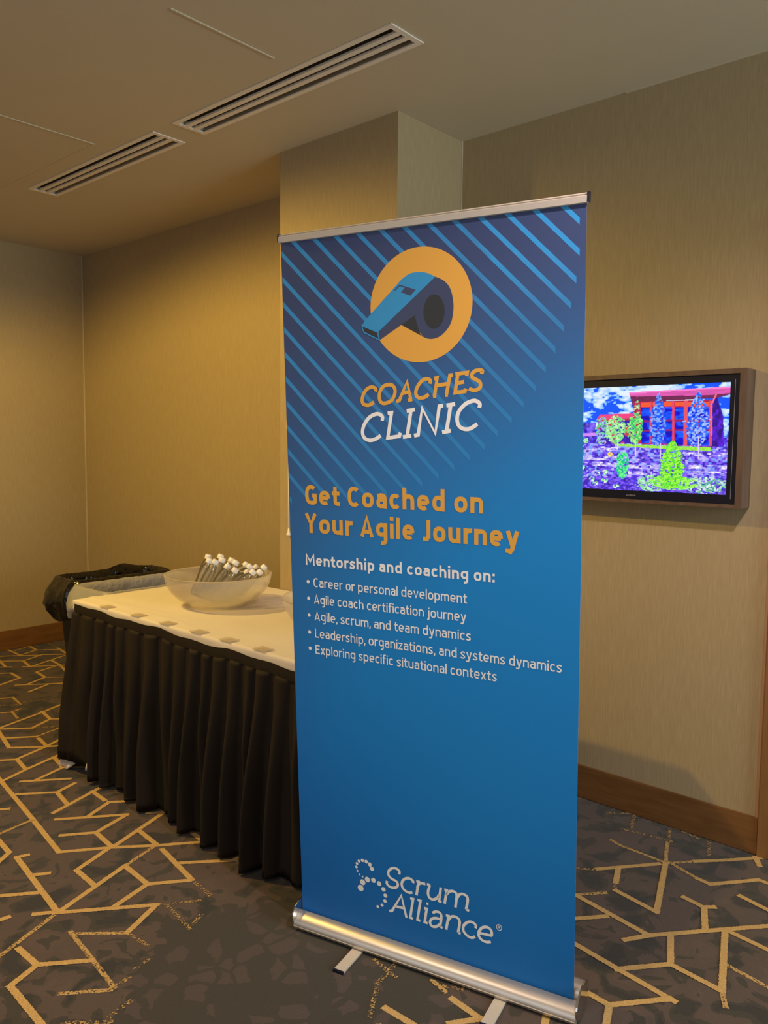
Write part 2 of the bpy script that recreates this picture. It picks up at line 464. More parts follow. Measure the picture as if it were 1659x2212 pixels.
# ------------------------------------------------------------------ measured outlines (metres)
CARPET = dict(
    full=[[[1.398,3.13],[1.347,2.806],[1.5,2.692],[1.616,2.587],[1.828,2.422]],[[1.457,3.415],[1.586,3.309],[1.683,3.34]],[[1.586,3.309],[1.558,3.154]],[[1.483,3.13],[1.558,3.154],[1.799,3.235]],[[1.695,3.206],[1.686,3.081]],[[1.566,2.997],[1.688,3.053],[1.83,2.94]],[[1.463,3.065],[1.68,2.894],[1.516,2.845],[1.412,2.923]],[[1.516,2.845],[1.5,2.692],[1.795,2.8]],[[1.743,2.843],[1.836,2.768]],[[1.639,2.734],[1.625,2.588]],[[1.808,2.848],[1.761,2.483]],[[1.619,2.542],[1.571,2.283]],[[1.609,2.406],[1.753,2.279],[1.832,2.292]],[[1.45,2.37],[1.563,2.283]],[[1.462,2.537],[1.165,2.436]],[[1.46,2.52],[1.45,2.37],[1.298,2.33]],[[1.495,2.697],[1.328,2.636],[1.321,2.493]],[[1.258,2.869],[1.223,2.882],[1.161,2.441]],[[1.214,2.714],[1.251,2.688]],[[1.074,2.669],[1.168,2.595]],[[1.103,2.481],[1.16,2.439]],[[1.162,2.432],[1.401,2.237],[1.254,2.171]],[[0.991,2.342],[0.994,2.225],[0.901,2.19],[0.892,1.985],[0.886,1.93]],[[1.346,3.319],[1.372,3.299]],[[1.235,3.104],[1.219,2.935],[1.143,2.881]],[[1.0,2.533],[1.04,2.526]],[[0.994,2.225],[1.113,2.126]],[[1.48,3.68],[1.398,3.13]],[[2.481,5.95],[2.477,5.698]],[[2.636,5.879],[2.624,5.75]],[[2.364,5.75],[2.472,5.671],[2.563,5.593]],[[2.477,5.682],[2.618,5.738],[2.737,5.643]],[[2.756,5.683],[2.721,5.445]],[[2.446,5.52],[2.589,5.582],[2.701,5.482]],[[2.323,5.611],[2.426,5.515],[2.39,5.333],[2.689,5.445]],[[2.359,5.371],[2.585,5.19]],[[2.566,5.395],[2.55,5.226],[2.503,5.04]],[[2.363,5.187],[2.512,5.235]],[[2.366,5.183],[2.351,5.031],[2.212,4.965]],[[2.146,4.995],[2.306,4.866],[2.379,4.815]],[[2.14,4.802],[2.302,4.87]],[[2.328,5.706],[2.277,5.45]],[[2.249,5.474],[2.302,5.43]],[[2.187,5.328],[2.24,5.286],[2.23,5.131],[2.078,5.067]],[[1.74,4.291],[2.015,4.374],[2.179,4.436]],[[2.028,4.392],[2.002,4.236]],[[2.043,4.193],[2.002,4.236],[1.874,4.171]],[[1.746,4.275],[1.871,4.164]],[[1.711,4.12],[1.83,4.028]],[[1.733,4.274],[1.666,3.975],[1.776,3.874],[1.849,3.818]],[[1.825,3.998],[1.804,3.869]],[[1.567,3.847],[1.623,3.802],[1.799,3.858],[1.888,3.898]],[[1.628,3.804],[1.603,3.648]],[[1.481,3.601],[1.603,3.648],[1.814,3.714]],[[1.761,3.7],[1.731,3.547]],[[1.577,3.498],[1.731,3.547],[1.83,3.453]],[[1.527,3.531],[1.692,3.401]],[[2.609,1.261],[2.799,1.109]],[[2.666,1.206],[2.571,1.17]],[[2.524,1.149],[2.494,0.99],[2.819,1.093]],[[2.908,1.018],[3.006,0.926],[3.141,0.816]],[[2.794,0.966],[2.787,0.919],[2.935,0.801],[2.931,0.757]],[[3.096,0.862],[3.039,0.829]],[[2.642,0.958],[2.628,0.883],[2.497,0.832]],[[2.629,0.884],[2.653,0.859]],[[2.782,0.817],[2.753,0.699]],[[2.402,1.235],[2.353,0.955]],[[2.242,1.2],[2.358,1.101]],[[2.279,1.002],[2.353,0.955],[2.679,0.678]],[[2.403,0.906],[2.261,0.849],[2.243,0.694],[2.54,0.785]],[[2.546,0.77],[2.529,0.636]],[[2.13,0.957],[2.261,0.849]],[[2.163,1.156],[2.132,0.946],[2.11,0.777]],[[1.982,1.006],[1.973,0.905],[2.113,0.789]],[[1.968,0.902],[1.862,0.863]],[[1.703,1.241],[1.692,1.138],[1.621,1.188]],[[1.55,1.354],[1.553,1.261],[1.546,1.199]],[[1.829,1.016],[1.758,0.985]]],
    semi=[[[1.138,2.304],[1.096,1.972]],[[1.136,2.293],[1.254,2.171]],[[1.604,2.58],[1.462,2.537]],[[0.983,2.056],[1.083,1.969]],[[1.259,3.111],[1.396,3.133]],[[1.158,2.436],[0.939,2.347]],[[1.757,2.284],[1.761,2.177]],[[2.508,5.835],[2.783,5.967]],[[2.026,4.768],[2.002,4.612]],[[1.963,4.793],[1.999,4.773],[2.026,4.768]],[[1.856,4.536],[1.901,4.501]],[[1.963,4.523],[1.909,4.507],[1.885,4.379]],[[1.83,4.028],[1.981,4.067]],[[2.347,5.022],[2.444,4.934]],[[2.832,1.275],[2.825,1.1]],[[2.846,1.319],[2.832,1.275]],[[2.828,1.097],[2.975,1.149]],[[2.823,1.09],[2.908,1.018]],[[2.838,1.086],[2.794,0.966]],[[2.405,1.237],[2.485,1.168]],[[2.371,0.719],[2.348,0.592]],[[2.243,0.694],[2.186,0.665]],[[1.725,1.326],[1.713,1.272]]],
    faint=[[[1.571,2.283],[1.556,2.155]],[[1.401,2.237],[1.515,2.15]],[[1.254,2.171],[1.262,2.074]],[[1.085,1.972],[1.145,1.976]],[[1.424,2.217],[1.4,2.048],[1.465,2.08]],[[1.029,1.873],[1.092,1.887]],[[0.935,1.94],[1.018,1.854]],[[1.181,1.997],[1.226,2.01]],[[1.796,2.632],[1.871,2.563]],[[1.828,2.422],[1.867,2.38]],[[2.783,5.967],[2.758,5.699]],[[1.91,4.665],[1.996,4.597]],[[1.871,4.164],[1.956,4.102]],[[2.129,4.5],[2.161,4.471]],[[2.254,4.694],[2.305,4.69]],[[2.012,4.623],[2.07,4.619]],[[2.545,1.338],[2.603,1.261]],[[2.55,1.168],[2.527,1.146]],[[2.963,1.331],[2.994,1.144]],[[3.051,1.435],[3.128,1.351],[2.988,1.304]],[[2.975,1.149],[3.085,1.184]],[[2.987,0.994],[3.086,1.03],[3.112,1.171]],[[3.084,1.632],[3.119,1.558]],[[1.679,1.508],[1.665,1.418]],[[1.705,1.452],[1.611,1.434],[1.497,1.361]],[[1.729,1.284],[1.76,1.23]]])
COACHES_CURVE = [[[0.2908,1.5869],[0.2925,1.593],[0.2865,1.5977],[0.276,1.5985],[0.2639,1.5925],[0.2542,1.58],[0.2498,1.5662],[0.2523,1.5557],[0.2616,1.5514],[0.2736,1.5519],[0.2865,1.5587]],[[0.3325,1.6041],[0.344,1.6009],[0.3503,1.5905],[0.3488,1.577],[0.3408,1.5635],[0.3277,1.5569],[0.3146,1.5552],[0.3056,1.5607],[0.3027,1.5733],[0.3061,1.5881],[0.3168,1.6004],[0.3325,1.6041]],[[0.4517,1.6032],[0.453,1.6114],[0.4462,1.6155],[0.4363,1.6152],[0.4251,1.6077],[0.415,1.5946],[0.411,1.5802],[0.4159,1.57],[0.4259,1.5676],[0.4371,1.5696],[0.4483,1.5761]],[[0.5937,1.6234],[0.5955,1.6315],[0.5868,1.6332],[0.5764,1.6315],[0.5682,1.6242],[0.5694,1.6156],[0.5798,1.6099],[0.589,1.6033],[0.5909,1.5936],[0.5844,1.5862],[0.574,1.5837],[0.5658,1.5856],[0.56,1.5883]]]
COACHES_LINE = [[[0.3536,1.5592],[0.3626,1.562],[0.3863,1.6099],[0.3962,1.5637]],[[0.3881,1.5622],[0.4008,1.5643]],[[0.3719,1.5806],[0.393,1.5837]],[[0.4634,1.6157],[0.4726,1.6181],[0.4647,1.5724]],[[0.46,1.5708],[0.4691,1.5719]],[[0.516,1.6237],[0.5081,1.6229],[0.4982,1.5751]],[[0.4941,1.573],[0.5023,1.5739]],[[0.4693,1.5977],[0.5039,1.6023]],[[0.5231,1.6257],[0.5554,1.6285],[0.5533,1.6204]],[[0.5298,1.6265],[0.5222,1.5787],[0.5489,1.5816],[0.5513,1.5885]],[[0.527,1.6028],[0.5471,1.6055]]]
CLINIC_CURVE = [[[0.3103,1.5088],[0.3113,1.5192],[0.3022,1.5262],[0.289,1.5263],[0.2702,1.5172],[0.255,1.4986],[0.2491,1.4787],[0.2542,1.4634],[0.2688,1.4565],[0.2863,1.4589],[0.3051,1.469]],[[0.5878,1.5399],[0.589,1.5496],[0.5797,1.5568],[0.5681,1.557],[0.5493,1.5491],[0.5326,1.5318],[0.5273,1.5121],[0.5325,1.4945],[0.5467,1.4868],[0.5632,1.4879],[0.5824,1.4992]]]
CLINIC_LINE = [[[0.3272,1.5283],[0.3389,1.5297],[0.3262,1.4631],[0.3611,1.4678],[0.3644,1.477]],[[0.3966,1.536],[0.3842,1.4675]],[[0.3839,1.5341],[0.408,1.5376]],[[0.3719,1.4656],[0.3965,1.4691]],[[0.4046,1.4694],[0.4167,1.4717],[0.4293,1.5407],[0.4658,1.4756],[0.4779,1.5452],[0.489,1.5466]],[[0.51,1.5492],[0.4975,1.4808]],[[0.498,1.5469],[0.522,1.5501]],[[0.4854,1.4779],[0.5096,1.4824]]]
SCRUM_CURVE = [[[0.3401,0.2078],[0.3413,0.2175],[0.3316,0.2235],[0.3185,0.2212],[0.3068,0.2095],[0.3056,0.1966],[0.3147,0.1881],[0.331,0.1833],[0.3357,0.1737],[0.329,0.164],[0.3175,0.16],[0.306,0.1621],[0.2995,0.1681],[0.3006,0.1763]],[[0.3844,0.1938],[0.3845,0.2001],[0.3733,0.2047],[0.3604,0.2004],[0.3505,0.1889],[0.3487,0.1759],[0.355,0.1652],[0.3695,0.16],[0.3824,0.1638]],[[0.3979,0.1822],[0.4002,0.1906],[0.4083,0.1997],[0.4234,0.2016]],[[0.4372,0.2027],[0.4316,0.1781],[0.4356,0.1639],[0.4471,0.1611],[0.4596,0.1694],[0.4659,0.1805]],[[0.4868,0.1866],[0.4982,0.2005],[0.5104,0.2041],[0.5194,0.1961],[0.5156,0.1572]],[[0.5188,0.1839],[0.5285,0.2003],[0.542,0.2042],[0.5524,0.1953],[0.5478,0.1608]],[[0.4451,0.1189],[0.4546,0.1264],[0.467,0.1271],[0.4725,0.1165],[0.4682,0.0844]],[[0.4699,0.108],[0.4544,0.1063],[0.4418,0.0993],[0.437,0.087],[0.4432,0.078],[0.4557,0.0804],[0.4682,0.0921]],[[0.4909,0.1084],[0.5039,0.1262],[0.5191,0.1287],[0.5281,0.1184],[0.5234,0.0834]],[[0.5754,0.1136],[0.576,0.1228],[0.5656,0.1286],[0.5522,0.1244],[0.5401,0.11],[0.5395,0.0946],[0.5491,0.084],[0.5625,0.0807],[0.5745,0.0876]],[[0.6229,0.1062],[0.6214,0.1206],[0.6098,0.1274],[0.5952,0.1213],[0.5854,0.1062],[0.5854,0.0926],[0.5951,0.0837],[0.6084,0.0825],[0.62,0.0872]]]
SCRUM_LINE = [[[0.395,0.2027],[0.4026,0.2027],[0.3951,0.1588]],[[0.4287,0.2025],[0.4388,0.2026]],[[0.4713,0.2049],[0.4657,0.1621],[0.4734,0.1604]],[[0.4824,0.202],[0.4897,0.2017],[0.4827,0.1588]],[[0.5472,0.1613],[0.5568,0.1599]],[[0.3062,0.0835],[0.3152,0.0863],[0.3466,0.144],[0.3613,0.0829],[0.3652,0.0829]],[[0.3296,0.1043],[0.3532,0.106]],[[0.375,0.1436],[0.3843,0.1441],[0.3742,0.0831],[0.3829,0.0827]],[[0.3981,0.1451],[0.4076,0.1454],[0.3973,0.084],[0.4062,0.083]],[[0.4188,0.1264],[0.427,0.1267],[0.4205,0.0834],[0.4291,0.083]],[[0.4676,0.0857],[0.4759,0.0828]],[[0.4864,0.1248],[0.4947,0.1249],[0.4867,0.081]],[[0.5228,0.0838],[0.531,0.0828]],[[0.5848,0.1024],[0.6235,0.106]]]
DOTS = [[0.219,0.2187,0.0055],[0.2319,0.218,0.0059],[0.2436,0.212,0.0066],[0.2507,0.2003,0.0069],[0.2072,0.213,0.0048],[0.2001,0.2034,0.0045],[0.1978,0.1919,0.0045],[0.2013,0.1806,0.0034],[0.2082,0.171,0.003],[0.2184,0.1668,0.003],[0.2346,0.1618,0.0088],[0.2183,0.1488,0.0093],[0.211,0.1284,0.0101],[0.255,0.1653,0.008],[0.2737,0.1601,0.0076],[0.2881,0.1462,0.0072],[0.2941,0.1282,0.0065],[0.2924,0.1103,0.0058],[0.2824,0.0945,0.0051],[0.2678,0.0853,0.0047],[0.4291,0.1425,0.0041]]
REG = [0.6437,0.1372]
WHISTLE = {"circle":[[0.4298,1.9487],[0.4263,1.6557],[0.28,1.8142],[0.5672,1.7938]],"top":[[0.2624,1.7738],[0.3747,1.8725],[0.3973,1.8842],[0.4217,1.8859],[0.4459,1.8818],[0.4697,1.8705],[0.302,1.742],[0.2538,1.762]],"side":[[0.4697,1.8705],[0.4932,1.8585],[0.5102,1.838],[0.5185,1.8049],[0.5173,1.7743],[0.5096,1.7498],[0.4923,1.7294],[0.4727,1.7188],[0.4529,1.7169],[0.4353,1.7227],[0.4244,1.7352],[0.4168,1.7553],[0.4104,1.7784],[0.3717,1.757],[0.3075,1.7214],[0.302,1.742]],"under":[[0.3717,1.757],[0.4104,1.7784],[0.4168,1.7553],[0.4265,1.7291],[0.4353,1.7227]],"hole":[[0.4654,1.8266],[0.4646,1.7417],[0.4356,1.7865],[0.4944,1.7826]],"window":[[0.3856,1.8529],[0.4146,1.8428],[0.3988,1.8289],[0.3719,1.8393]],"slotline":[[0.3538,1.8456],[0.3676,1.8573],[0.3856,1.8515]],"mouth_out":[[0.2538,1.762],[0.302,1.742],[0.3056,1.7215],[0.2594,1.7443]],"mouth":[[0.2585,1.7583],[0.299,1.7425],[0.3025,1.7288],[0.2618,1.7452]]}

# ------------------------------------------------------------------ carpet line pattern


def carpet_strips():
    vs, fs, ed, de = [], [], [], []
    hw = 0.0150
    ZI = [0]

    def run(pl, d, z):
        for a, c in zip(pl[:-1], pl[1:]):
            a = Vector(a); c = Vector(c)
            t = (c - a).normalized(); n = Vector((-t.y, t.x))
            a = a - t * 0.008; c = c + t * 0.008
            L_ = (c - a).length
            k = max(1, int(L_ / 0.05))
            an = math.degrees(math.atan2(t.y, t.x)) % 180
            ZI[0] += 1; z = 0.0006 + 0.00003 * (ZI[0] % 61)
            b0 = len(vs)
            for i in range(k + 1):
                p = a + (c - a) * (i / k)
                for e_ in (-1, 0, 1):
                    q = p + n * (hw * e_)
                    vs.append((q.x, q.y, z)); ed.append(float(e_)); de.append(d)
            for i in range(k):
                for j in (0, 1):
                    fs.append((b0 + i * 3 + j, b0 + i * 3 + j + 1, b0 + i * 3 + 3 + j + 1, b0 + i * 3 + 3 + j))
    z = 0.0010
    for key, d in (('full', 0.86), ('semi', 0.55), ('faint', 0.46)):
        for pl in CARPET[key]:
            run(pl, d, z); z += 0
    # the same motif woven on where table, banner and frame hide it
    side = lambda P, Q, X: (Q[0] - P[0]) * (X[1] - P[1]) - (Q[1] - P[1]) * (X[0] - P[0])
    A_, B_, C_, D_ = (2.356, 5.732), (0.820, 2.062), (3.099, 0.817), (2.196, 0.558)      # outline of the surveyed carpet
    sA, sB, sC = side(A_, B_, (1.5, 2.5)), side(B_, D_, (1.5, 2.5)), side(C_, D_, (1.5, 2.5))

    def outside(c):
        if not (X0 < c[0] < XW - 0.03 and Y0 < c[1] < YE - 0.03): return False
        return side(A_, B_, c) * sA < -0.02 or side(B_, D_, c) * sB < -0.02 or side(C_, D_, c) * sC < -0.02
    src = CARPET['full']
    near = [pl for pl in src if pl[0][1] < 3.4 and pl[0][0] < 1.9]; left = [pl for pl in src if pl[0][0] - 0.42 * pl[0][1] < 0.62]
    LE = math.dist(A_, B_)
    for k in range(1, 9):            # bands of the same motif repeated towards the left
        for pl in left:
            for a, c in zip(pl[:-1], pl[1:]):
                q = [(p[0] - 0.52 * k, p[1] + 0.13 * k) for p in (a, c)]
                ds = [-side(A_, B_, p) / LE * (1 if sA > 0 else -1) for p in q]
                if all(0.5 * (k - 1) + 0.01 < d_ < 0.5 * k + 0.09 and X0 < p[0] and p[1] < YE - 0.03 for d_, p in zip(ds, q)) and side(B_, D_, q[0]) * sB > 0: run(q, 0.86, z)
    for dx, dy in [(-0.35, -1.45), (-1.33, -1.15), (-2.3, -0.85), (-0.6, -3.1), (-1.6, -2.8), (0.9, -2.2)]:
        for pl in near:
            q = [(c[0] + dx, c[1] + dy) for c in pl]
            if all(outside(c) and side(B_, D_, c) * sB < 0 for c in q): run(q, 0.86, z)
    for pl in near:
        q = [(c[0] + 1.0, c[1] - 0.35) for c in pl]
        if all(2.02 < c[0] < 3.0 and 1.35 < c[1] < 2.9 for c in q): run(q, 0.86, z)
    o = mesh('carpet_line', vs, fs, M_LINE, floor)
    for nm, arr in (('edge', ed), ('dens', de)):
        at = o.data.attributes.new(nm, 'FLOAT', 'POINT')
        at.data.foreach_set('value', arr)
    o['kind'] = 'stuff'
    return o


carpet_strips()

# ------------------------------------------------------------------ roll-up banner
BL = Vector((1.66316, 1.80752, 0.0497)); BR = Vector((1.87145, 0.95891, 0.0497)); BS = 1.028
BU = (BR - BL).normalized()
_n = Vector((BU.y, -BU.x, 0))
BT = BL + _n * 0.12093; BT.z = 2.10555
BV = (BT - BL).normalized()
BN = BU.cross(BV)            # faces the camera side
if BN.x > 0: BN = -BN
BW, BH = 0.85, (BT - BL).length / BS


def BP(u, v, d=0.0):
    return BL + BU * (u * BS) + BV * (v * BS) + BN * d


def smoothstep(a, b_, x):
    t = max(0.0, min(1.0, (x - a) / (b_ - a)))
    return t * t * (3 - 2 * t)


def mixc(a, b_, t):
    return tuple(a[i] * (1 - t) + b_[i] * t for i in range(3))


NAVY = (0.050, 0.075, 0.180); MID = (0.015, 0.265, 0.68); LOW = (0.013, 0.142, 0.47); STRIPE = (0.045, 0.330, 0.720)


def bgcol(u, v):
    t = smoothstep(0.03, 1.0, (2.0 - v) * 0.55 + u * (2.0 - v) * 0.9)
    c = mixc(NAVY, MID, t)
    d = smoothstep(0.0, 1.0, math.hypot((u - 0.72) * 0.9, (v - 0.75) * 0.75) / 0.95)
    lo = smoothstep(1.25, 0.1, v)
    return mixc(c, LOW, lo * (0.25 + 0.75 * d))


def ink_attr_mat(name):
    m, nt, N, L, b = new_mat(name)
    setin(b, Roughness=0.5)
    b.inputs['Specular IOR Level'].default_value = 0.2
    at = N.new('ShaderNodeAttribute'); at.attribute_name = 'ink'
    L.new(at.outputs['Color'], b.inputs['Base Color'])
    return m


M_PRINT = ink_attr_mat('banner_print')
M_ORANGE = ink('orange_ink', (0.82, 0.42, 0.055))
M_WHITE = ink('white_ink', (0.97, 0.97, 0.93))
M_SKY = ink('sky_blue_ink', (0.022, 0.31, 0.64))
M_NAVY = ink('navy_ink', (0.038, 0.056, 0.135))
M_BLACK = ink('black_ink', (0.020, 0.025, 0.028))


def colour(o, cols):
    at = o.data.attributes.new('ink', 'FLOAT_COLOR', 'POINT')
    at.data.foreach_set('color', [x for c in cols for x in (c[0], c[1], c[2], 1.0)])


banner = empty('roll_up_banner', ((BL.x + BR.x) / 2, (BL.y + BR.y) / 2, 0),
               'tall blue roll-up banner with orange whistle emblem on an aluminium base', 'banner')
# graphic sheet, a thin two-sided panel
nu, nv = 24, 60
vs, cols, fs = [], [], []
for side in (0, 1):
    for j in range(nv + 1):
        for i in range(nu + 1):
            u, v = BW * i / nu, -0.02 + (BH + 0.02) * j / nv
            vs.append(BP(u, v, -0.0006 * side)); cols.append(bgcol(u, v) if side == 0 else (0.5, 0.5, 0.5))
for side in (0, 1):
    o_ = side * (nu + 1) * (nv + 1)
    for j in range(nv):
        for i in range(nu):
            a = o_ + j * (nu + 1) + i
            q = (a, a + 1, a + nu + 2, a + nu + 1)
            fs.append(q if side == 0 else q[::-1])
K = (nu + 1) * (nv + 1)
for j in range(nv):
    for i_ in (0, nu):
        a = j * (nu + 1) + i_
        fs.append((a, a + nu + 1, a + nu + 1 + K, a + K))
sheet = mesh('printed_sheet', vs, fs, M_PRINT, banner)
colour(sheet, cols)


def catmull(pts, sub=6):
    P = [Vector(p) for p in pts]
    closed = (P[0] - P[-1]).length < 1e-6
    out = []
    n = len(P)
    for i in range(n - 1):
        p0 = P[i - 1] if i > 0 else (P[-2] if closed else P[0] * 2 - P[1])
        p3 = P[i + 2] if i + 2 < n else (P[1] if closed else P[-1] * 2 - P[-2])
        p1, p2 = P[i], P[i + 1]
        for k in range(sub):
            t = k / sub
            out.append(0.5 * ((2 * p1) + (p2 - p0) * t + (2 * p0 - 5 * p1 + 4 * p2 - p3) * t * t + (3 * p1 - p0 - 3 * p2 + p3) * t ** 3))
    out.append(P[-1])
    return out


RC = [0]


def ribbon(mbuf, pts, w, depth, ext=0.0, place=BP):
    RC[0] += 1
    depth = depth * 0.4 + 0.00006 * (RC[0] % 5)
    P = [Vector((p[0], p[1])) for p in pts]
    Q = [P[0]]
    for p in P[1:]:
        if (p - Q[-1]).length > 1e-6: Q.append(p)
    P = Q
    if len(P) < 2: return
    closed = (P[0] - P[-1]).length < 1e-6
    if ext and not closed:
        P[0] = P[0] - (P[1] - P[0]).normalized() * ext
        P[-1] = P[-1] + (P[-1] - P[-2]).normalized() * ext
    n = len(P)
    vs = []
    for i in range(n):
        if i == 0: t0 = t1 = (P[1] - P[0]).normalized() if not closed else None
        if closed and i in (0, n - 1):
            ta = (P[-1] - P[-2]).normalized(); tb = (P[1] - P[0]).normalized()
        elif i == 0: ta = tb = (P[1] - P[0]).normalized()
        elif i == n - 1: ta = tb = (P[-1] - P[-2]).normalized()
        else: ta = (P[i] - P[i - 1]).normalized(); tb = (P[i + 1] - P[i]).normalized()
        na = Vector((-ta.y, ta.x)); nb = Vector((-tb.y, tb.x))
        m = na + nb
        if m.length < 0.3: m = nb
        m.normalize()
        k = 1 / max(0.62, m.dot(nb))
        vs += [place(*(P[i] + m * (w / 2 * k)), depth), place(*(P[i] - m * (w / 2 * k)), depth)]
    mbuf.add(vs, [(2 * i, 2 * i + 1, 2 * i + 3, 2 * i + 2) for i in range(n - 1)])


def disc(mbuf, u, v, r, depth, n=24, place=BP):
    vs = [place(u + math.cos(2 * PI * i / n) * r, v + math.sin(2 * PI * i / n) * r, depth * 0.4) for i in range(n)]
    mbuf.add(vs, [tuple(range(n))])


def poly(mbuf, pts, depth):
    # triangulated by bmesh so concave outlines fill correctly
    bm = bmesh.new()
    f = bm.faces.new([bm.verts.new((p[0], p[1], 0)) for p in pts])
    bmesh.ops.triangulate(bm, faces=[f])
    bm.verts.index_update()
    mbuf.add([BP(v.co.x, v.co.y, depth * 0.4) for v in bm.verts], [[v.index for v in f.verts] for f in bm.faces])
    bm.free()


# diagonal stripes, each fading towards its lower end; ends follow the measured curve
SP = 0.0686
ends = [(0.834, 1.963), (0.831, 1.889), (0.825, 1.828), (0.813, 1.770), (0.796, 1.717), (0.775, 1.668), (0.752, 1.622), (0.726, 1.577),
        (0.696, 1.538), (0.666, 1.500), (0.631, 1.465), (0.597, 1.434), (0.555, 1.405), (0.511, 1.378), (0.468, 1.356), (0.420, 1.334)]
endmap = {}
for e_ in ends:
    endmap[round((e_[0] + e_[1] - 2.797) / SP)] = e_
for k in range(-15, -24, -1):
    c = 2.797 + k * SP                    # u + v = c
    e0 = endmap.get(k)
    if e0 is None:
        v_ = 1.318 - 0.0035 * (-15 - k) ** 1.2
        endmap[k] = (max(0.012, c - v_), v_)
sb = MB(); scol = []
for k, (eu, ev) in sorted(endmap.items()):
    c = 2.797 + k * SP
    eu = (eu - ev + c) / 2 if True else eu; ev = c - eu
    if c > BH: su, sv = c - BH + 0.003, BH - 0.003
    else: su, sv = 0.002, c - 0.002
    if su >= eu: continue
    hw = 0.0056
    n0 = 14
    b0 = len(sb.v)
    vs = []
    for i in range(n0 + 1):
        t = i / n0
        for s_ in (-1, 1):
            if i == n0:   # cut end: vertical on the right edge of the artwork
                uu, vv = eu, ev + s_ * hw * 1.41
                vs.append(BP(uu, vv, 0.00018)); 
            elif i == 0:
                if c > BH: uu, vv = su + s_ * hw * 1.41, sv
                else: uu, vv = su, sv + s_ * hw * 1.41
                vs.append(BP(uu, vv, 0.00018))
            else:
                uu = su + (eu - su) * t + s_ * hw * 0.707; vv = sv + (ev - sv) * t + s_ * hw * 0.707
                vv = min(vv, BH - 0.002)
                vs.append(BP(uu, vv, 0.00018))
            if uu < 0.0006: vs[-1] = BP(0.0006, vv, 0.00018)
            bg = bgcol(uu, vv)
            f_ = 0.42 + 0.58 * smoothstep(0.75, -0.05, uu * 0.55 + (2.0 - vv) * 0.62)
            if uu > 0.6: f_ = max(f_, smoothstep(1.55, 1.95, vv))
            scol.append(mixc(bg, STRIPE, min(1, f_)))
    sb.add(vs, [(2 * i, 2 * i + 1, 2 * i + 3, 2 * i + 2) for i in range(n0)])
st = sb.obj('stripe_artwork', M_PRINT, sheet)
colour(st, scol)

# whistle emblem
eb = MB(); disc(eb, 0.4255, 1.8035, 0.1445, 0.0008, 96)
eb.obj('emblem_disc', M_ORANGE, sheet)
W_ = WHISTLE
tb_ = MB(); T_ = W_['top']
poly(tb_, [T_[0]] + [tuple(p) for p in catmull(T_[1:6], 5)] + T_[6:], 0.0013)
tb_.obj('emblem_whistle_top', M_SKY, sheet)
sd = MB(); S_ = W_['side']
poly(sd, [tuple(p) for p in catmull(S_[:11], 5)] + [tuple(p) for p in catmull(S_[10:13], 5)][1:] + S_[13:], 0.0011)
poly(sd, W_['window'], 0.0015)
sl = W_['slotline']; ribbon(sd, sl, 0.003, 0.0018)
sd.obj('emblem_whistle_side', M_NAVY, sheet)
ub = MB(); poly(ub, W_['under'], 0.0013)
ub.obj('emblem_underside', M_BLACK, sheet); ub = MB()
hvs = [BP(0.465 + math.cos(2 * PI * i / 40) * 0.0295, 1.7845 + math.sin(2 * PI * i / 40) * 0.0430, 0.00052) for i in range(40)]
ub.add(hvs, [tuple(range(40))])
ub.obj('emblem_side_hole', M_BLACK, sheet); ub = MB()
poly(ub, W_['mouth'], 0.0017)
ub.obj('emblem_mouth_slot', M_BLACK, sheet)
mb_ = MB(); mo = W_['mouth_out']; ribbon(mb_, mo + [mo[0]], 0.0035, 0.0019)
mb_.obj('emblem_mouthpiece_edge', M_SKY, sheet)

# titles traced as strokes
def traced(name, curves, lines, w, mat, depth=0.0012):
    q = MB()
    for c in curves: ribbon(q, catmull(c), w, depth)
    for c in lines: ribbon(q, c, w, depth)
    return q, name, mat


q = traced('', COACHES_CURVE, COACHES_LINE, 0.0098, M_ORANGE)[0]
q.obj('title_lettering', M_ORANGE, sheet)
q = traced('', CLINIC_CURVE, CLINIC_LINE, 0.0102, M_WHITE)[0]
q.obj('title_lettering', M_WHITE, sheet)['label'] = 'white slab lettering CLINIC'
q = traced('', SCRUM_CURVE, SCRUM_LINE, 0.0078, M_WHITE)[0]
for u, v, r in DOTS: disc(q, u, v, r * 0.98, 0.0012)
ru, rv = REG
ring = [(ru + math.cos(2 * PI * i / 24) * 0.0072, rv + math.sin(2 * PI * i / 24) * 0.0085) for i in range(24)]
ring.append(ring[0]); ribbon(q, ring, 0.0018, 0.0012)
ribbon(q, [(ru - 0.0025, rv - 0.004), (ru - 0.0025, rv + 0.004), (ru + 0.002, rv + 0.0038), (ru + 0.0028, rv + 0.002), (ru + 0.002, rv + 0.0002), (ru - 0.0022, rv)], 0.0015, 0.0012)
ribbon(q, [(ru, rv), (ru + 0.003, rv - 0.004)], 0.0015, 0.0012)
q.obj('logo_lettering', M_WHITE, sheet)

# ---- sans lettering from stroke skeletons (cap height 1)


def arc(cx, cy, rx, ry, a0, a1, n=18, e=2.5):
    r = []
    for i in range(n + 1):
        t = math.radians(a0 + (a1 - a0) * i / n)
        c, s = math.cos(t), math.sin(t)
        r.append((cx + rx * math.copysign(abs(c) ** (2 / e), c), cy + ry * math.copysign(abs(s) ** (2 / e), s)))
    return r


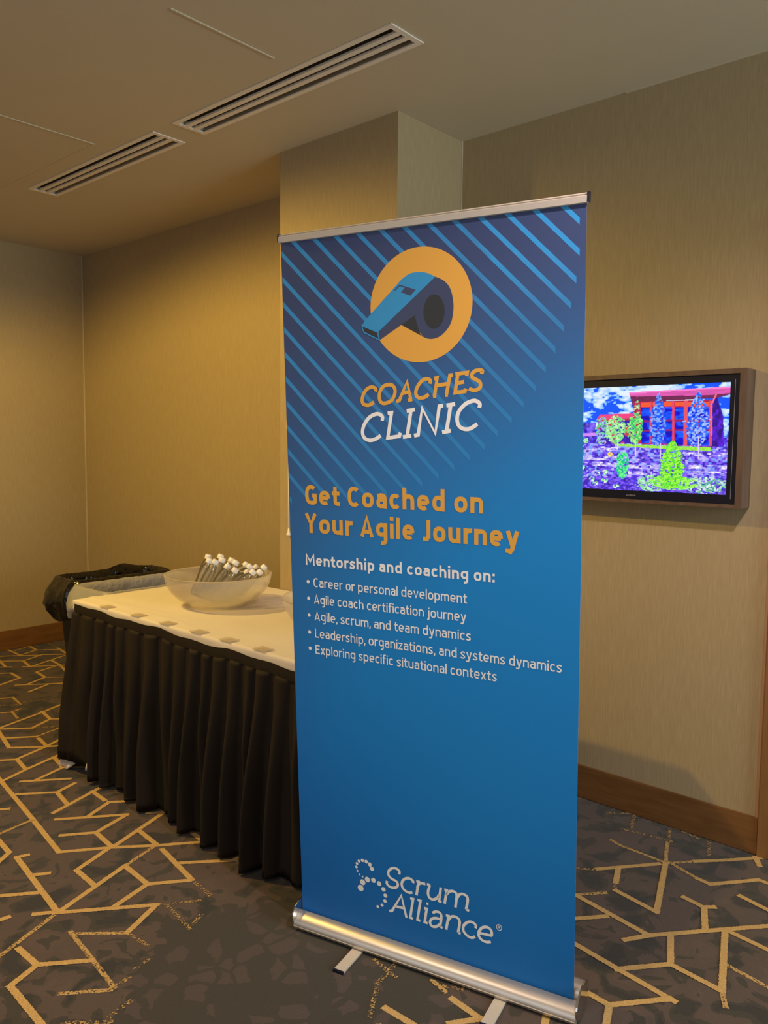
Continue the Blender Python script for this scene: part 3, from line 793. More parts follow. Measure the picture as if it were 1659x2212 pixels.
def glyph(ch, s):
    """returns (width, strokes); s = stroke thickness"""
    h = s / 2; X = 0.735; T = X - h; B = h; D = -0.27
    wn = 0.56; r = wn - h
    cx = wn / 2; rx = cx - h; ry = X / 2 - h; cy = X / 2
    def stem(x, y0, y1): return [(x, y0), (x, y1)]
    def arch(x0, x1):    # n-shaped arch from stem x0 to stem x1
        m = (x0 + x1) / 2; k = (x1 - x0) / 2
        return arc(m, T - 0.22, k, 0.22, 165, 0, 14) + [(x1, 0)]
    if ch == 'o': return wn, [arc(cx, cy, rx, ry, 0, 360, 32)]
    if ch == 'c': return 0.49, [arc(0.49 / 2 + 0.02, cy, 0.49 / 2 - h + 0.02, ry, 42, 318, 26)]
    if ch == 'e': return 0.55, [arc(0.275, cy, 0.275 - h, ry, -2, 308, 30), [(h, cy - 0.01), (0.55 - h, cy - 0.01)]]
    if ch == 'a':
        w_ = 0.50
        return w_, [[(0.06, T - 0.045)] + arc(w_ / 2 - 0.0, T - 0.17, w_ / 2 - h, 0.17, 115, 0, 12) + [(w_ - h, 0)],
                    [(w_ - h, 0.43)] + arc(0.21 + h * 0.2, (0.43 + B) / 2, 0.21 - h * 0.8, (0.43 - B) / 2, 90, 270, 14) + [(w_ - h - 0.05, B + 0.015), (w_ - h, B + 0.07)]]
    if ch == 'n': return 0.54, [stem(h, 0, X), arch(h, 0.54 - h)]
    if ch == 'm': return 0.84, [stem(h, 0, X), arch(h, 0.42), arch(0.42, 0.84 - h)]
    if ch == 'h': return 0.54, [stem(h, 0, 1.04), arch(h, 0.54 - h)]
    if ch == 'r': return 0.36, [stem(h, 0, X), arc(0.36 - 0.02, T - 0.24, 0.36 - 0.02 - h, 0.24, 170, 90, 10) + [(0.37, T)]]
    if ch == 'u': return 0.54, [stem(0.54 - h, 0, X), [(h, X)] + arc(0.27, B + 0.22, 0.27 - h, 0.22, 180, 345, 14)]
    if ch == 'd': return 0.55, [stem(0.55 - h, 0, 1.04), arc(0.275 + 0.01, cy, 0.275 - h + 0.0, ry, 40, 320, 26) + []]
    if ch == 'g': return 0.55, [[(0.55 - h, X), (0.55 - h, -0.06)] + arc(0.29, -0.06, 0.26 - h, 0.21 - h * 0.2, 0, -105, 12), arc(0.275, cy + 0.03, 0.275 - h, ry - 0.03, 0, 360, 30)]
    if ch == 'p': return 0.55, [stem(h, D, X), arc(0.275, cy, 0.275 - h, ry, 0, 360, 30)]
    if ch == 'i': return s, [stem(h, 0, X), stem(h, 0.86, 0.86 + s * 1.02)]
    if ch == 'j': return s + 0.08, [[(0.08 + h, X), (0.08 + h, -0.12), (0.06 + h, -0.2), (-0.02, D + h)], stem(0.08 + h, 0.86, 0.86 + s * 1.02)]
    if ch == 'l': return s, [stem(h, 0, 1.04)]
    if ch == 't': return 0.36, [[(0.12 + h * 0.3, 0.95), (0.12 + h * 0.3, 0.2), (0.15 + h * 0.3, B + 0.03), (0.22 + h * 0.3, B), (0.36, B)], [(0, T), (0.35, T)]]
    if ch == 'f': return 0.34, [[(0.12, 0), (0.12, 0.82), (0.15, 0.96), (0.24, 1.04 - h), (0.35, 1.04 - h)], [(0, T), (0.33, T)]]
    if ch == 's':
        w_ = 0.46
        return w_, [catm([(w_ - 0.04, T - 0.06), (w_ - 0.16, T), (w_ / 2 - 0.04, T), (h + 0.01, T - 0.09), (h + 0.02, T - 0.19), (w_ / 2, cy + 0.0), (w_ - h - 0.02, B + 0.19), (w_ - h - 0.01, B + 0.09), (w_ / 2 + 0.04, B), (0.14, B), (0.02, B + 0.06)])]
    if ch == 'v': return 0.52, [[(h * 0.9, X), (0.26, h * 0.6), (0.52 - h * 0.9, X)]]
    if ch == 'y': return 0.54, [[(h * 0.9, X), (0.28, 0.02)], [(0.54 - h * 0.9, X), (0.26, -0.10), (0.19, -0.22), (0.10, D + h), (0.0, D + h)]]
    if ch == 'x': return 0.52, [[(h, X), (0.52 - h, 0)], [(0.52 - h, X), (h, 0)]]
    if ch == 'z': return 0.46, [[(0.02, T), (0.43 - h * 0.5, T), (0.03 + h * 0.5, B), (0.45, B)]]
    if ch == ',': return s, [[(h * 1.1, s * 1.1), (h * 1.1, 0), (h * 0.2, -s * 1.0)]]
    if ch == ':': return s, [stem(h, 0, s * 1.1), stem(h, X - s * 1.15, X - 0.02)]
    if ch == 'G':
        return 0.60, [arc(0.31, 0.5, 0.31 - h, 0.5 - h, 48, 272, 28) + [(0.42, B), (0.60 - h, B + 0.06), (0.60 - h, 0.47), (0.36, 0.47)]]
    if ch == 'C': return 0.58, [arc(0.31, 0.5, 0.31 - h, 0.5 - h, 48, 312, 30)]
    if ch == 'A': return 0.64, [[(h * 0.9, 0), (0.32, 1 - h * 0.4), (0.64 - h * 0.9, 0)], [(0.15, 0.26), (0.49, 0.26)]]
    if ch == 'Y': return 0.62, [[(h * 0.9, 1), (0.31, 0.45), (0.62 - h * 0.9, 1)], stem(0.31, 0, 0.45)]
    if ch == 'J': return 0.34, [[(0.34 - h, 1), (0.34 - h, 0.22), (0.28 - h, B + 0.04), (0.17, B), (0.0, B)]]
    if ch == 'M': return 0.80, [[(h, 0), (h, 1 - h * 0.2), (0.40, 0.34), (0.80 - h, 1 - h * 0.2), (0.80 - h, 0)]]
    if ch == 'L': return 0.48, [[(h, 1), (h, B), (0.48, B)]]
    if ch == 'E': return 0.52, [[(0.52, 1 - h), (h, 1 - h), (h, B), (0.52, B)], [(h, 0.52), (0.48, 0.52)]]
    if ch == 'S':
        return 0.56, [catm([(0.53, 0.86), (0.40, 1 - h), (0.22, 1 - h), (h + .01, 0.84), (h + .02, 0.66), (0.28, 0.5), (0.54 - h, 0.36), (0.55 - h, 0.16), (0.34, h), (0.15, h), (0.03, 0.14)])]
    if ch == 'U': return 0.60, [[(h, 1)] + arc(0.3, 0.25 + h, 0.3 - h, 0.25, 180, 360, 14) + [(0.6 - h, 1)]]
    if ch == 'N': return 0.62, [[(h, 0), (h, 1), (0.62 - h, 0), (0.62 - h, 1)]]
    return 0.2, []


def catm(pts):
    return [tuple(p) for p in catmull([Vector((a, b)) for a, b in pts], 4)]


def text_line(name, parent, txt, u0, u1, v0, cap, s, mat, depth=0.0012, place=BP, gap=None):
    gap = (0.072 if s > 0.14 else 0.095) if gap is None else gap
    x = 0; placed = []
    for ch in txt:
        if ch == ' ':
            x += 0.27; continue
        w_, strokes = glyph(ch, s)
        placed.append((x, strokes)); x += w_ + gap
    total = x - gap
    kx = (u1 - u0) / total
    q = MB()
    for x0, strokes in placed:
        for stq in strokes:
            # stroke keeps an even weight: work in scaled units
            ribbon(q, [(u0 + (x0 + a) * kx, v0 + b_ * cap) for a, b_ in stq], s * cap * 0.98, depth, place=place)
    return q.obj(name, mat, parent)


text_line('heading_lettering', sheet, 'Get Coached on', 0.0545, 0.5995, 1.2715, 0.0565, 0.205, M_ORANGE)
text_line('heading_lettering', sheet, 'Your Agile Journey', 0.0515, 0.6950, 1.1895, 0.0565, 0.205, M_ORANGE)
text_line('subheading_lettering', sheet, 'Mentorship and coaching on:', 0.050, 0.6305, 1.0945, 0.0315, 0.195, M_WHITE)
for k, (t, u1, v) in enumerate([('Career or personal development', 0.5527, 1.0310), ('Agile coach certification journey', 0.5505, 0.9815),
                                ('Agile, scrum, and team dynamics', 0.5637, 0.9312), ('Leadership, organizations, and systems dynamics', 0.8068, 0.8800),
                                ('Exploring specific situational contexts', 0.6358, 0.8310)]):
    ln = text_line('bullet_lettering', sheet, t, 0.0757, u1, v, 0.0268, 0.135, M_WHITE)
    q = MB(); disc(q, 0.0572, v + 0.0138, 0.0052, 0.0012, 16); q.obj('bullet_point', M_WHITE, sheet)

# top rail, caps, pole
rb = MB()
prof = [(0.004, -0.020), (0.007, -0.0185), (0.008, -0.004), (0.006, -0.002), (0.003, -0.0015), (0.003, 0.000), (0.005, 0.001), (0.003, 0.004), (-0.006, 0.004), (-0.008, 0.001), (-0.008, -0.018), (-0.004, -0.020)]


def extrude_profile(mb, prof, u0, u1, z_axis, n_axis, base):
    vs = []
    for u in (u0, u1):
        for d, z in prof:
            vs.append(base + BU * (u * BS) + z_axis * z + n_axis * d)
    n = len(prof)
    mb.add(vs, [(i, (i + 1) % n, n + (i + 1) % n, n + i) for i in range(n)] + [tuple(range(n))[::-1], tuple(range(n, 2 * n))])


RT = BP(0, BH + 0.0165)
extrude_profile(rb, prof, -0.0035, BW + 0.002, BV, BN, RT)
rb.obj('top_rail', M_ALUMAT, banner)
cb_ = MB()
for u0, u1 in ((-0.0065, -0.0035), (BW + 0.002, BW + 0.006)):
    q = MB(); extrude_profile(q, [(0.008, -0.018), (0.008, 0.0), (0.004, 0.006), (-0.010, 0.008), (-0.012, 0.003), (-0.010, -0.018)], u0, u1, BV, BN, RT)
    q.obj('rail_cap', M_BLACKPL, banner)
pole0 = BL + BU * 0.437 - BN * 0.045; pole0.z = 0.05
MB().tube(pole0, BP(0.425, BH - 0.0, -0.014), 0.0075).obj('support_pole', M_ALU, banner, True)

# aluminium cassette
UZ = Vector((0, 0, 1)); HN = Vector((BN.x, BN.y, 0)).normalized()
cas = []
R_ = [(0.008, 0.050), (0.018, 0.0485), (0.028, 0.045), (0.037, 0.039), (0.0435, 0.031), (0.047, 0.022), (0.0475, 0.018), (0.0488, 0.0165), (0.0488, 0.0145), (0.0468, 0.013), (0.045, 0.008), (0.040, 0.0055),
      (-0.050, 0.0055), (-0.062, 0.010), (-0.071, 0.024), (-0.073, 0.040), (-0.068, 0.058), (-0.056, 0.073), (-0.040, 0.081), (-0.024, 0.079), (-0.012, 0.070), (-0.006, 0.058), (-0.004, 0.040), (0.006, 0.040), (0.0065, 0.049)]
CB = Vector((BL.x, BL.y, 0))
q = MB(); extrude_profile(q, R_, -0.003, BW + 0.017, UZ, HN, CB)
cs_ = q.obj('cassette', M_ALU, banner, True)
cs_.data.set_sharp_from_angle(angle=math.radians(32))
for u0, u1 in ((-0.0065, -0.003), (BW + 0.017, BW + 0.0215)):
    pr = [(-0.012 + math.copysign(abs(math.cos(2 * PI * i / 32)) ** 0.9, math.cos(2 * PI * i / 32)) * 0.064, 0.044 + math.sin(2 * PI * i / 32) * 0.042) for i in range(32)]
    q = MB(); extrude_profile(q, pr, u0, u1, UZ, HN, CB)
    q.obj('end_cap', M_CHROME, banner)
for uf in (0.227, 0.682):
    q = MB()
    c0 = CB + BU * uf
    q.obox(c0 + HN * 0.075 + UZ * 0.0035, BU, HN, UZ, 0.0165, 0.078, 0.0030)
    ft = q.obj('foot', M_ALUMAT, banner)
    q = MB(); q.obox(c0 + HN * 0.155 + UZ * 0.0040, BU, HN, UZ, 0.0168, 0.0035, 0.0040)
    q.obj('foot_tip', M_BLACKPL, ft)

# ------------------------------------------------------------------ slot diffusers in the ceiling
for k, (x0, x1, y0, y1) in enumerate(VENTS):
    lab = ['white ceiling slot diffuser above the banner, the nearer of two',
           'white ceiling slot diffuser at the far left, the farther of two'][k]
    root = empty('ceiling_vent', ((x0 + x1) / 2, (y0 + y1) / 2, H), lab, 'vent', 'slot diffusers in the ceiling')
    f = MB(); zb = H - 0.005; zt = H - 0.0005; e = 0.022
    f.box(x0, x0 + e, y0, y1, zb, zt).box(x1 - e, x1, y0, y1, zb, zt).box(x0 + e, x1 - e, y0, y0 + e, zb, zt).box(x0 + e, x1 - e, y1 - e, y1, zb, zt)
    f.obj('frame', M_VENT, root)
    ix0, ix1 = x0 + e, x1 - e
    bx0, bx1 = x0 + 0.014, x1 - 0.014
    MB().box(bx0, bx1, y0 + 0.014, y1 - 0.014, H + 0.022, H + 0.030).obj('plenum', M_DARK, root)
    wd = (ix1 - ix0)
    for j in range(2):
        xc = ix0 + wd * (j + 1) / 3
        MB().box(xc - 0.0115, xc + 0.0115, y0 + 0.020, y1 - 0.020, H - 0.0045, H + 0.004).obj('blade', M_VENT, root)

# ------------------------------------------------------------------ television in its walnut surround
tv = empty('television', (XW, 1.377, 1.567), 'flat television in a walnut wall box showing a garden and building', 'television')
ZB0, ZB1, YA, YB = 1.3145, 1.823, 0.953, 1.80
XF = 3.026
q = MB()
q.box(XF, XW - 0.001, YA, YA + 0.022, ZB0, ZB1).box(XF, XW - 0.001, YB - 0.022, YB, ZB0, ZB1)
q.box(XF, XW - 0.001, YA + 0.022, YB - 0.022, ZB1 - 0.018, ZB1).box(XF, XW - 0.001, YA + 0.022, YB - 0.022, ZB0, ZB0 + 0.013)
q.obj('wooden_surround', M_WALNUT, tv)
XBZ = 3.034
q = MB(); ya, yb, za, zb = YA + 0.022, YB - 0.022, ZB0 + 0.013, ZB1 - 0.018
sy0, sy1, sz0, sz1 = 1.010, 1.760, 1.362, 1.775
q.box(XBZ, XBZ + 0.05, ya, sy0, za, zb).box(XBZ, XBZ + 0.05, sy1, yb, za, zb).box(XBZ, XBZ + 0.05, sy0, sy1, za, sz0).box(XBZ, XBZ + 0.05, sy0, sy1, sz1, zb)
bz = q.obj('bezel', M_BLACKPL, tv)
MB().box(XBZ - 0.0012, XBZ, ya + 0.0170, ya + 0.0185, za + 0.02, zb - 0.02).obj('bezel_highlight_strip', plain('highlight_grey', (0.25, 0.27, 0.33), 0.2), bz)  # thin pale strip: a highlight put onto the bezel as colour
text_line('maker_lettering', bz, 'SAMSUNG', 0, 0.040, 0, 0.0055, 0.15, plain('grey_print', (0.35, 0.35, 0.37), 0.4), place=lambda u, v, d: Vector((XBZ - 0.0005, 1.377 - u + 0.02, sz0 - 0.022 + v)))

# picture: colours painted on a fine grid of the screen's own coordinates
NU, NV = 420, 236
gu, gv = np.meshgrid((np.arange(NU) + .5) / NU, (np.arange(NV) + .5) / NV)
rng = np.random.RandomState(7)


def vnoise(nx, ny):
    g = rng.rand(ny + 2, nx + 2)
    x = gu * nx; y = gv * ny
    xi = x.astype(int); yi = y.astype(int); fx = x - xi; fy = y - yi
    fx = fx * fx * (3 - 2 * fx); fy = fy * fy * (3 - 2 * fy)
    return (g[yi, xi] * (1 - fx) + g[yi, xi + 1] * fx) * (1 - fy) + (g[yi + 1, xi] * (1 - fx) + g[yi + 1, xi + 1] * fx) * fy


def s2l(c):
    c = np.array(c, float) / 255
    return np.where(c <= 0.04045, c / 12.92, ((c + 0.055) / 1.055) ** 2.4)


img = np.zeros((NV, NU, 3))
HM = np.array([[0.00075725, 2.0623e-05, 0.1105796], [5.68439e-05, -0.0012158286, 1.37646321], [0.000109382, -9.64e-06, 1.0]])


def tuv(p):
    q_ = HM @ np.array([p[0], p[1], 1.0]); return q_[0] / q_[2], q_[1] / q_[2]


def inpoly(pts):
    P = [tuv(p) for p in pts]
    ins = np.zeros(gu.shape, bool)
    for (x1, y1), (x2, y2) in zip(P, P[1:] + P[:1]):
        if y1 == y2: continue
        c = ((y1 > gv) != (y2 > gv)) & (gu < (x2 - x1) * (gv - y1) / (y2 - y1) + x1)
        ins ^= c
    return ins


def paint(mask, c, tex=0.0, nx=90, ny=60, c2=None):
    if tex or c2 is not None:
        n_ = vnoise(nx, ny)[..., None]
        a_ = s2l(c) if c2 is None else s2l(c) * (1 - np.clip((n_ - .5) * 4 + .5, 0, 1)) + s2l(c2) * np.clip((n_ - .5) * 4 + .5, 0, 1)
        a_ = a_ * (1 + tex * (vnoise(nx * 2, ny * 2)[..., None] - .5) * 2)
    else:
        a_ = np.broadcast_to(s2l(c), img.shape)
    img[mask] = a_[mask] if a_.ndim == 3 else a_


def blob(x, y, rx, ry, c, c2, dens=0.35, nx=110, ny=80, pointy=0):
    ux, uy = tuv((x, y)); u2, v2 = tuv((x + rx, y)); u3, v3 = tuv((x, y - ry))
    a_, b_ = abs(u2 - ux), abs(v3 - uy)
    t = np.clip((gv - uy) / b_, -1, 1)
    ww = np.sqrt(np.clip(1 - t * t, 0, 1)) * (1 - pointy * np.clip(t, 0, 1))
    m_ = (np.abs(gu - ux) < a_ * ww * (0.75 + 0.5 * vnoise(40, 50))) & (np.abs(gv - uy) < b_) & (vnoise(nx, ny) > dens)
    paint(m_, c, 0.5, nx, ny, c2)


full = np.ones(gu.shape, bool)
paint(full, (25, 90, 222))
cl = 0.34 * vnoise(6, 8) + 0.26 * vnoise(13, 16) + 0.20 * vnoise(28, 32) + 0.20 * vnoise(60, 64)
mk = cl > 0.50
img[mk] = (s2l((110, 170, 235)) * (1 - np.clip((cl - .50) * 7, 0, 1))[..., None] + s2l((215, 228, 245)) * np.clip((cl - .50) * 7, 0, 1)[..., None])[mk]
hz = gv < 0.52
paint(hz, (75, 55, 175), 0.7, 70, 60, (120, 95, 215))
sn = (vnoise(60, 50) > .60) & hz & (gv > .12)
paint(sn, (185, 170, 235), 0.3, 60, 60, (120, 150, 230))
paint(inpoly([(60, 600), (230, 590), (240, 760), (60, 770)]), (60, 50, 170), 0.8, 60, 30, (110, 90, 200))
paint(inpoly([(60, 680), (230, 675), (240, 700), (60, 705)]), (200, 140, 220))
paint(inpoly([(265, 525), (540, 512), (545, 552), (240, 562)]), (220, 80, 115), 0.1)
paint(inpoly([(250, 562), (545, 552), (545, 765), (250, 765)]), (190, 75, 70), 0.4, 40, 20, (60, 40, 150))
paint(inpoly([(510, 340), (1360, 290), (1360, 352), (1240, 385), (600, 420), (545, 470), (525, 400)]), (105, 40, 60), 0.2)
paint(inpoly([(545, 420), (1200, 400), (1200, 790), (555, 765)]), (165, 45, 60), 0.25)
for x0, x1, y0, y1 in ((610, 690, 465, 762), (705, 790, 462, 765), (800, 872, 460, 768), (892, 968, 460, 775), (1000, 1080, 460, 780), (1090, 1176, 460, 785)):
    paint(inpoly([(x0, y0), (x1, y0), (x1, y1), (x0, y1)]), (15, 20, 170), 0.5, 30, 30, (30, 90, 235))
    paint(inpoly([(x0, y0 + 105), (x1, y0 + 105), (x1, y0 + 122), (x0, y0 + 122)]), (130, 40, 90))
    paint(inpoly([(x0, y0 + 185), (x1, y0 + 185), (x1, y0 + 202), (x0, y0 + 202)]), (130, 40, 90))
    paint(inpoly([(x0, y0 - 42), (x1, y0 - 42), (x1, y0 - 6), (x0, y0 - 6)]), (225, 95, 50))
paint(inpoly([(868, 410), (888, 410), (885, 780), (868, 780)]), (215, 80, 90))
paint(inpoly([(968, 405), (1000, 405), (992, 785), (962, 785)]), (215, 90, 90))
paint(inpoly([(682, 415), (700, 415), (695, 765), (680, 765)]), (205, 80, 90))
paint(inpoly([(1200, 395), (1245, 380), (1295, 530), (1300, 790), (1190, 790)]), (50, 25, 120), 0.5, 50, 20, (90, 50, 190))
paint(inpoly([(1175, 410), (1205, 405), (1200, 785), (1175, 785)]), (205, 80, 100))
paint(inpoly([(1245, 355), (1228, 355), (1188, 440), (1190, 700), (1205, 700), (1205, 440)]), (225, 110, 130))
paint(inpoly([(510, 338), (1360, 288), (1360, 345), (1150, 362), (515, 372)]), (205, 95, 155), 0.15, 10, 60)
paint(inpoly([(510, 338), (1360, 288), (1360, 302), (510, 350)]), (235, 130, 185))
paint(inpoly([(380, 765), (1190, 795), (1190, 828), (900, 815), (420, 785)]), (150, 215, 70), 0.25)
for yy, xx0, xx1 in ((850, 960, 1340), (955, 960, 1340), (1005, 990, 1340), (955, 500, 780), (1005, 500, 700), (880, 90, 400), (930, 200, 420), (800, 150, 420)):
    paint(inpoly([(xx0, yy - 14), (xx1, yy - 14 + 8), (xx1, yy + 26), (xx0, yy + 18)]) & (vnoise(45, 60) > .38), (160, 150, 240), 0.6, 50, 60, (215, 205, 245))
blob(285, 660, 55, 120, (150, 160, 215), (110, 200, 120), .4)
blob(395, 645, 85, 115, (110, 205, 110), (175, 225, 150), .3)
blob(560, 640, 60, 130, (70, 190, 90), (150, 230, 120), .3)
blob(575, 470, 28, 90, (190, 200, 150), (100, 180, 110), .42, pointy=.7)
blob(750, 560, 75, 225, (45, 95, 225), (130, 165, 235), .35, pointy=.65)
blob(1080, 560, 108, 235, (60, 105, 230), (160, 180, 240), .36, pointy=.7)
for x_, y0, y1 in ((770, 760, 890), (1088, 700, 890), (562, 740, 880), (415, 720, 800)):
    paint(inpoly([(x_ - 4, y0), (x_ + 4, y0), (x_ + 5, y1), (x_ - 5, y1)]), (215, 200, 240))
blob(455, 945, 52, 115, (40, 185, 110), (110, 235, 130), .28)
blob(700, 1095, 130, 70, (120, 200, 120), (185, 225, 190), .4)
blob(1130, 1110, 220, 70, (95, 170, 130), (190, 215, 200), .4)
blob(870, 1090, 190, 60, (110, 215, 60), (160, 240, 90), .3)
blob(868, 940, 105, 200, (90, 200, 45), (155, 245, 70), .25, pointy=.45)
for x_, y_ in ((240, 1010), (310, 1005), (305, 1070), (400, 1125), (200, 1060), (225, 1095), (155, 740), (120, 960)):
    blob(x_, y_, 24, 22, (120, 210, 120), (200, 230, 190), .4)
blob(350, 855, 20, 20, (250, 200, 70), (250, 220, 90), .1)
lum = img.mean(axis=2, keepdims=True)
img = np.clip(lum + (img - lum) * 1.12, 0, 1)
img[:, :, 2] = np.clip(img[:, :, 2] * 1.1 + 0.03, 0, 1)
vs = [(XBZ + 0.006, sy1 - (sy1 - sy0) * i / NU, sz0 + (sz1 - sz0) * j / NV) for j in range(NV + 1) for i in range(NU + 1)]
fs = [(j * (NU + 1) + i, j * (NU + 1) + i + 1, (j + 1) * (NU + 1) + i + 1, (j + 1) * (NU + 1) + i) for j in range(NV) for i in range(NU)]
m, nt, N, L, b = new_mat('lit_screen')
at = N.new('ShaderNodeAttribute'); at.attribute_name = 'picture'
setin(b, Roughness=0.25, Base_Color=(0.01, 0.01, 0.01, 1), Emission_Strength=1.15)
L.new(at.outputs['Color'], b.inputs['Emission Color'])
scr = mesh('screen', vs, fs, m, tv)
pad = np.pad(img, ((0, 1), (0, 1), (0, 0)), mode='edge').reshape(-1, 3)
at = scr.data.attributes.new('picture', 'FLOAT_COLOR', 'POINT')
at.data.foreach_set('color', np.concatenate([pad, np.ones((len(pad), 1))], axis=1).astype(np.float32).ravel())

# ------------------------------------------------------------------ table, cloth, skirt, clips
TZ = 0.795; TX0, TX1, TY0, TY1 = 1.805, 2.650, 1.70, 3.53
table = empty('buffet_table', ((TX0 + TX1) / 2, (TY0 + TY1) / 2, 0), 'long buffet table hidden under the white cloth and black skirt', 'table')
MB().box(TX0 + 0.008, TX1 - 0.008, TY0 + 0.008, TY1 - 0.008, TZ - 0.035, TZ - 0.004, 0.003).obj('tabletop', plain('table_laminate', (0.35, 0.30, 0.25), 0.6), table)
for sx in (TX0 + 0.12, TX1 - 0.12):
    for sy in (TY0 + 0.25, TY1 - 0.25):
        MB().tube((sx, sy, 0), (sx, sy, TZ - 0.035), 0.014).obj('leg', M_ALU, table, True)


def fold(y, k=1.0):
    return math.sin(y * 23.0) * 0.5 + math.sin(y * 51.0 + 1.3) * 0.3 + math.sin(y * 9.0 + 2.0) * 0.6


# cloth: top sheet with a rounded edge, soft creases and a short drop on all sides
cv, cf = [], []
nx, ny = 60, 110
prof_x = [TX0 - 0.006 + (TX1 - TX0 + 0.012) * i / nx for i in range(nx + 1)]
prof_y = [TY0 - 0.006 + (TY1 - TY0 + 0.012) * j / ny for j in range(ny + 1)]
for j, y in enumerate(prof_y):
    for i, x in enumerate(prof_x):
        d = x - TX0
        wr = 0.0022 * math.exp(-((d - 0.05 - 0.03 * (y - 2.6)) / 0.02) ** 2) * (1 + 0.5 * math.sin(y * 14)) * smoothstep(2.2, 2.9, y)
        wr += 0.0016 * math.exp(-((d - 0.105 - 0.02 * math.sin(y * 3)) / 0.016) ** 2) * smoothstep(2.5, 3.1, y)
        wr += 0.0008 * math.sin(x * 31 + math.sin(y * 11) * 1.5) * math.sin(y * 7.0)
        cv.append((x, y, TZ + wr))
W2 = nx + 1
for j in range(ny):
    for i in range(nx):
        a = j * W2 + i
        cf.append((a, a + 1, a + W2 + 1, a + W2))
loop = [i for i in range(nx + 1)] + [j * W2 + nx for j in range(1, ny + 1)] + [ny * W2 + i for i in range(nx - 1, -1, -1)] + [j * W2 for j in range(ny - 1, 0, -1)]
prev = loop
for lev in range(1, 7):
    cur = []
    for idx in loop:
        x, y, z = cv[idx]
        ox = -1 if x < TX0 else (1 if x > TX1 else 0); oy = -1 if y < TY0 else (1 if y > TY1 else 0)
        t = lev / 6
        sag = 0.0
        out = (0.004 if lev == 1 else 0.006) + (0.002 * fold(x + y) * t if lev > 2 else 0)
        dz = (0.004, 0.010, 0.018, 0.026, 0.034, 0.040)[lev - 1]
        cur.append(len(cv)); cv.append((x + ox * out, y + oy * out, z - dz))
    n_ = len(loop)
    for k in range(n_):
        cf.append((prev[k], prev[(k + 1) % n_], cur[(k + 1) % n_], cur[k])[::-1])
    prev = cur
cloth = mesh('tablecloth', cv, cf, M_CLOTH, smooth=True, loc=((TX0 + TX1) / 2, (TY0 + TY1) / 2, TZ))
tag(cloth, 'white cloth over the buffet table, creased along its front edge', 'tablecloth')
# white under-cloth whose corner reaches the carpet below the skirt
uv_, uf = [], []
for i in range(19):
    t = i / 18
    y = 3.30 + 0.335 * t
    peek = smoothstep(0.45, 0.62, t) + 0.55 * math.exp(-((t - 0.22) / 0.10) ** 2)
    for z, o_ in ((0.60, 0.0), (0.30, 0.012), (0.085, 0.030 + 0.012 * peek), (0.020, 0.030 + 0.042 * peek), (0.004, 0.026 + 0.058 * peek)):
        uv_.append((1.815 - o_ + 0.006 * math.sin(t * 19) + 0.03 * max(0, t - 0.85) / 0.15, y, z + (1 - min(1, peek)) * 0.05 * (z < 0.1)))
for i in range(18):
    for k in range(4):
        a = i * 5 + k
        uf.append((a, a + 5, a + 6, a + 1))
und = mesh('white_undercloth', uv_, uf, M_CLOTH, smooth=True, loc=(1.83, 3.55, 0))
und.modifiers.new('s', 'SOLIDIFY').thickness = 0.002
tag(und, 'white cloth corner peeping out on the carpet below the black skirt', 'cloth')

# skirt
pts = [(TX1 - 0.02, TY1), (TX0, TY1), (TX0, TY0), (TX1 - 0.02, TY0)]
path = []
rr = 0.03
def addseg(a, c, n):
    for i in range(n):
        t = i / n
        path.append(((a[0] + (c[0] - a[0]) * t), (a[1] + (c[1] - a[1]) * t)))
addseg((TX1 - 0.02, TY1), (TX0 + rr, TY1), 260)
for i in range(10):
    t = PI / 2 + PI / 2 * i / 10; path.append((TX0 + rr + math.cos(t) * rr, TY1 - rr + math.sin(t) * rr))
addseg((TX0, TY1 - rr), (TX0, TY0 + rr), 620)
for i in range(10):
    t = PI + PI / 2 * i / 10; path.append((TX0 + rr + math.cos(t) * rr, TY0 + rr + math.sin(t) * rr))
addseg((TX0 + rr, TY0), (TX1 - 0.02, TY0), 200)
path.append((TX1 - 0.02, TY0))
S = [0.0]
for a, c in zip(path[:-1], path[1:]): S.append(S[-1] + math.dist(a, c))
levels = [0, 0.008, 0.022, 0.040, 0.046, 0.055, 0.075, 0.11, 0.16, 0.22, 0.29, 0.36, 0.43, 0.50, 0.57, 0.64, 0.69, 0.73, 0.765, 0.785, 0.793]
random.seed(4)
pleat = []; s_ = 0.0
while s_ < S[-1] + 0.3:
    pleat.append(s_); s_ += random.choice([0.07, 0.085, 0.10, 0.115, 0.13])
amp = [random.uniform(0.65, 1.25) for _ in pleat]; drift = [random.uniform(-0.022, 0.022) for _ in pleat]; skw = [random.uniform(0.8, 1.5) for _ in pleat]


def shape(s, t):
    # t 0 top .. 1 hem; rounded outward folds with sharp valleys that wander downwards
    for i in range(len(pleat) - 1):
        a = pleat[i] + drift[i] * t; c = pleat[i + 1] + drift[i + 1] * t
        if a <= s < c:
            f = ((s - a) / (c - a)) ** skw[i]
            wgt = amp[i]
            if t > 0.3 and i % 3 == 1: wgt *= 1 - 0.75 * smoothstep(0.3, 0.8, t)
            top = 0.80 - 0.18 * smoothstep(0.0, 0.5, t)
            return (math.sin(PI * min(1.0, f / top)) ** 0.7 if f < top else 0.0) * wgt
    return 0.0


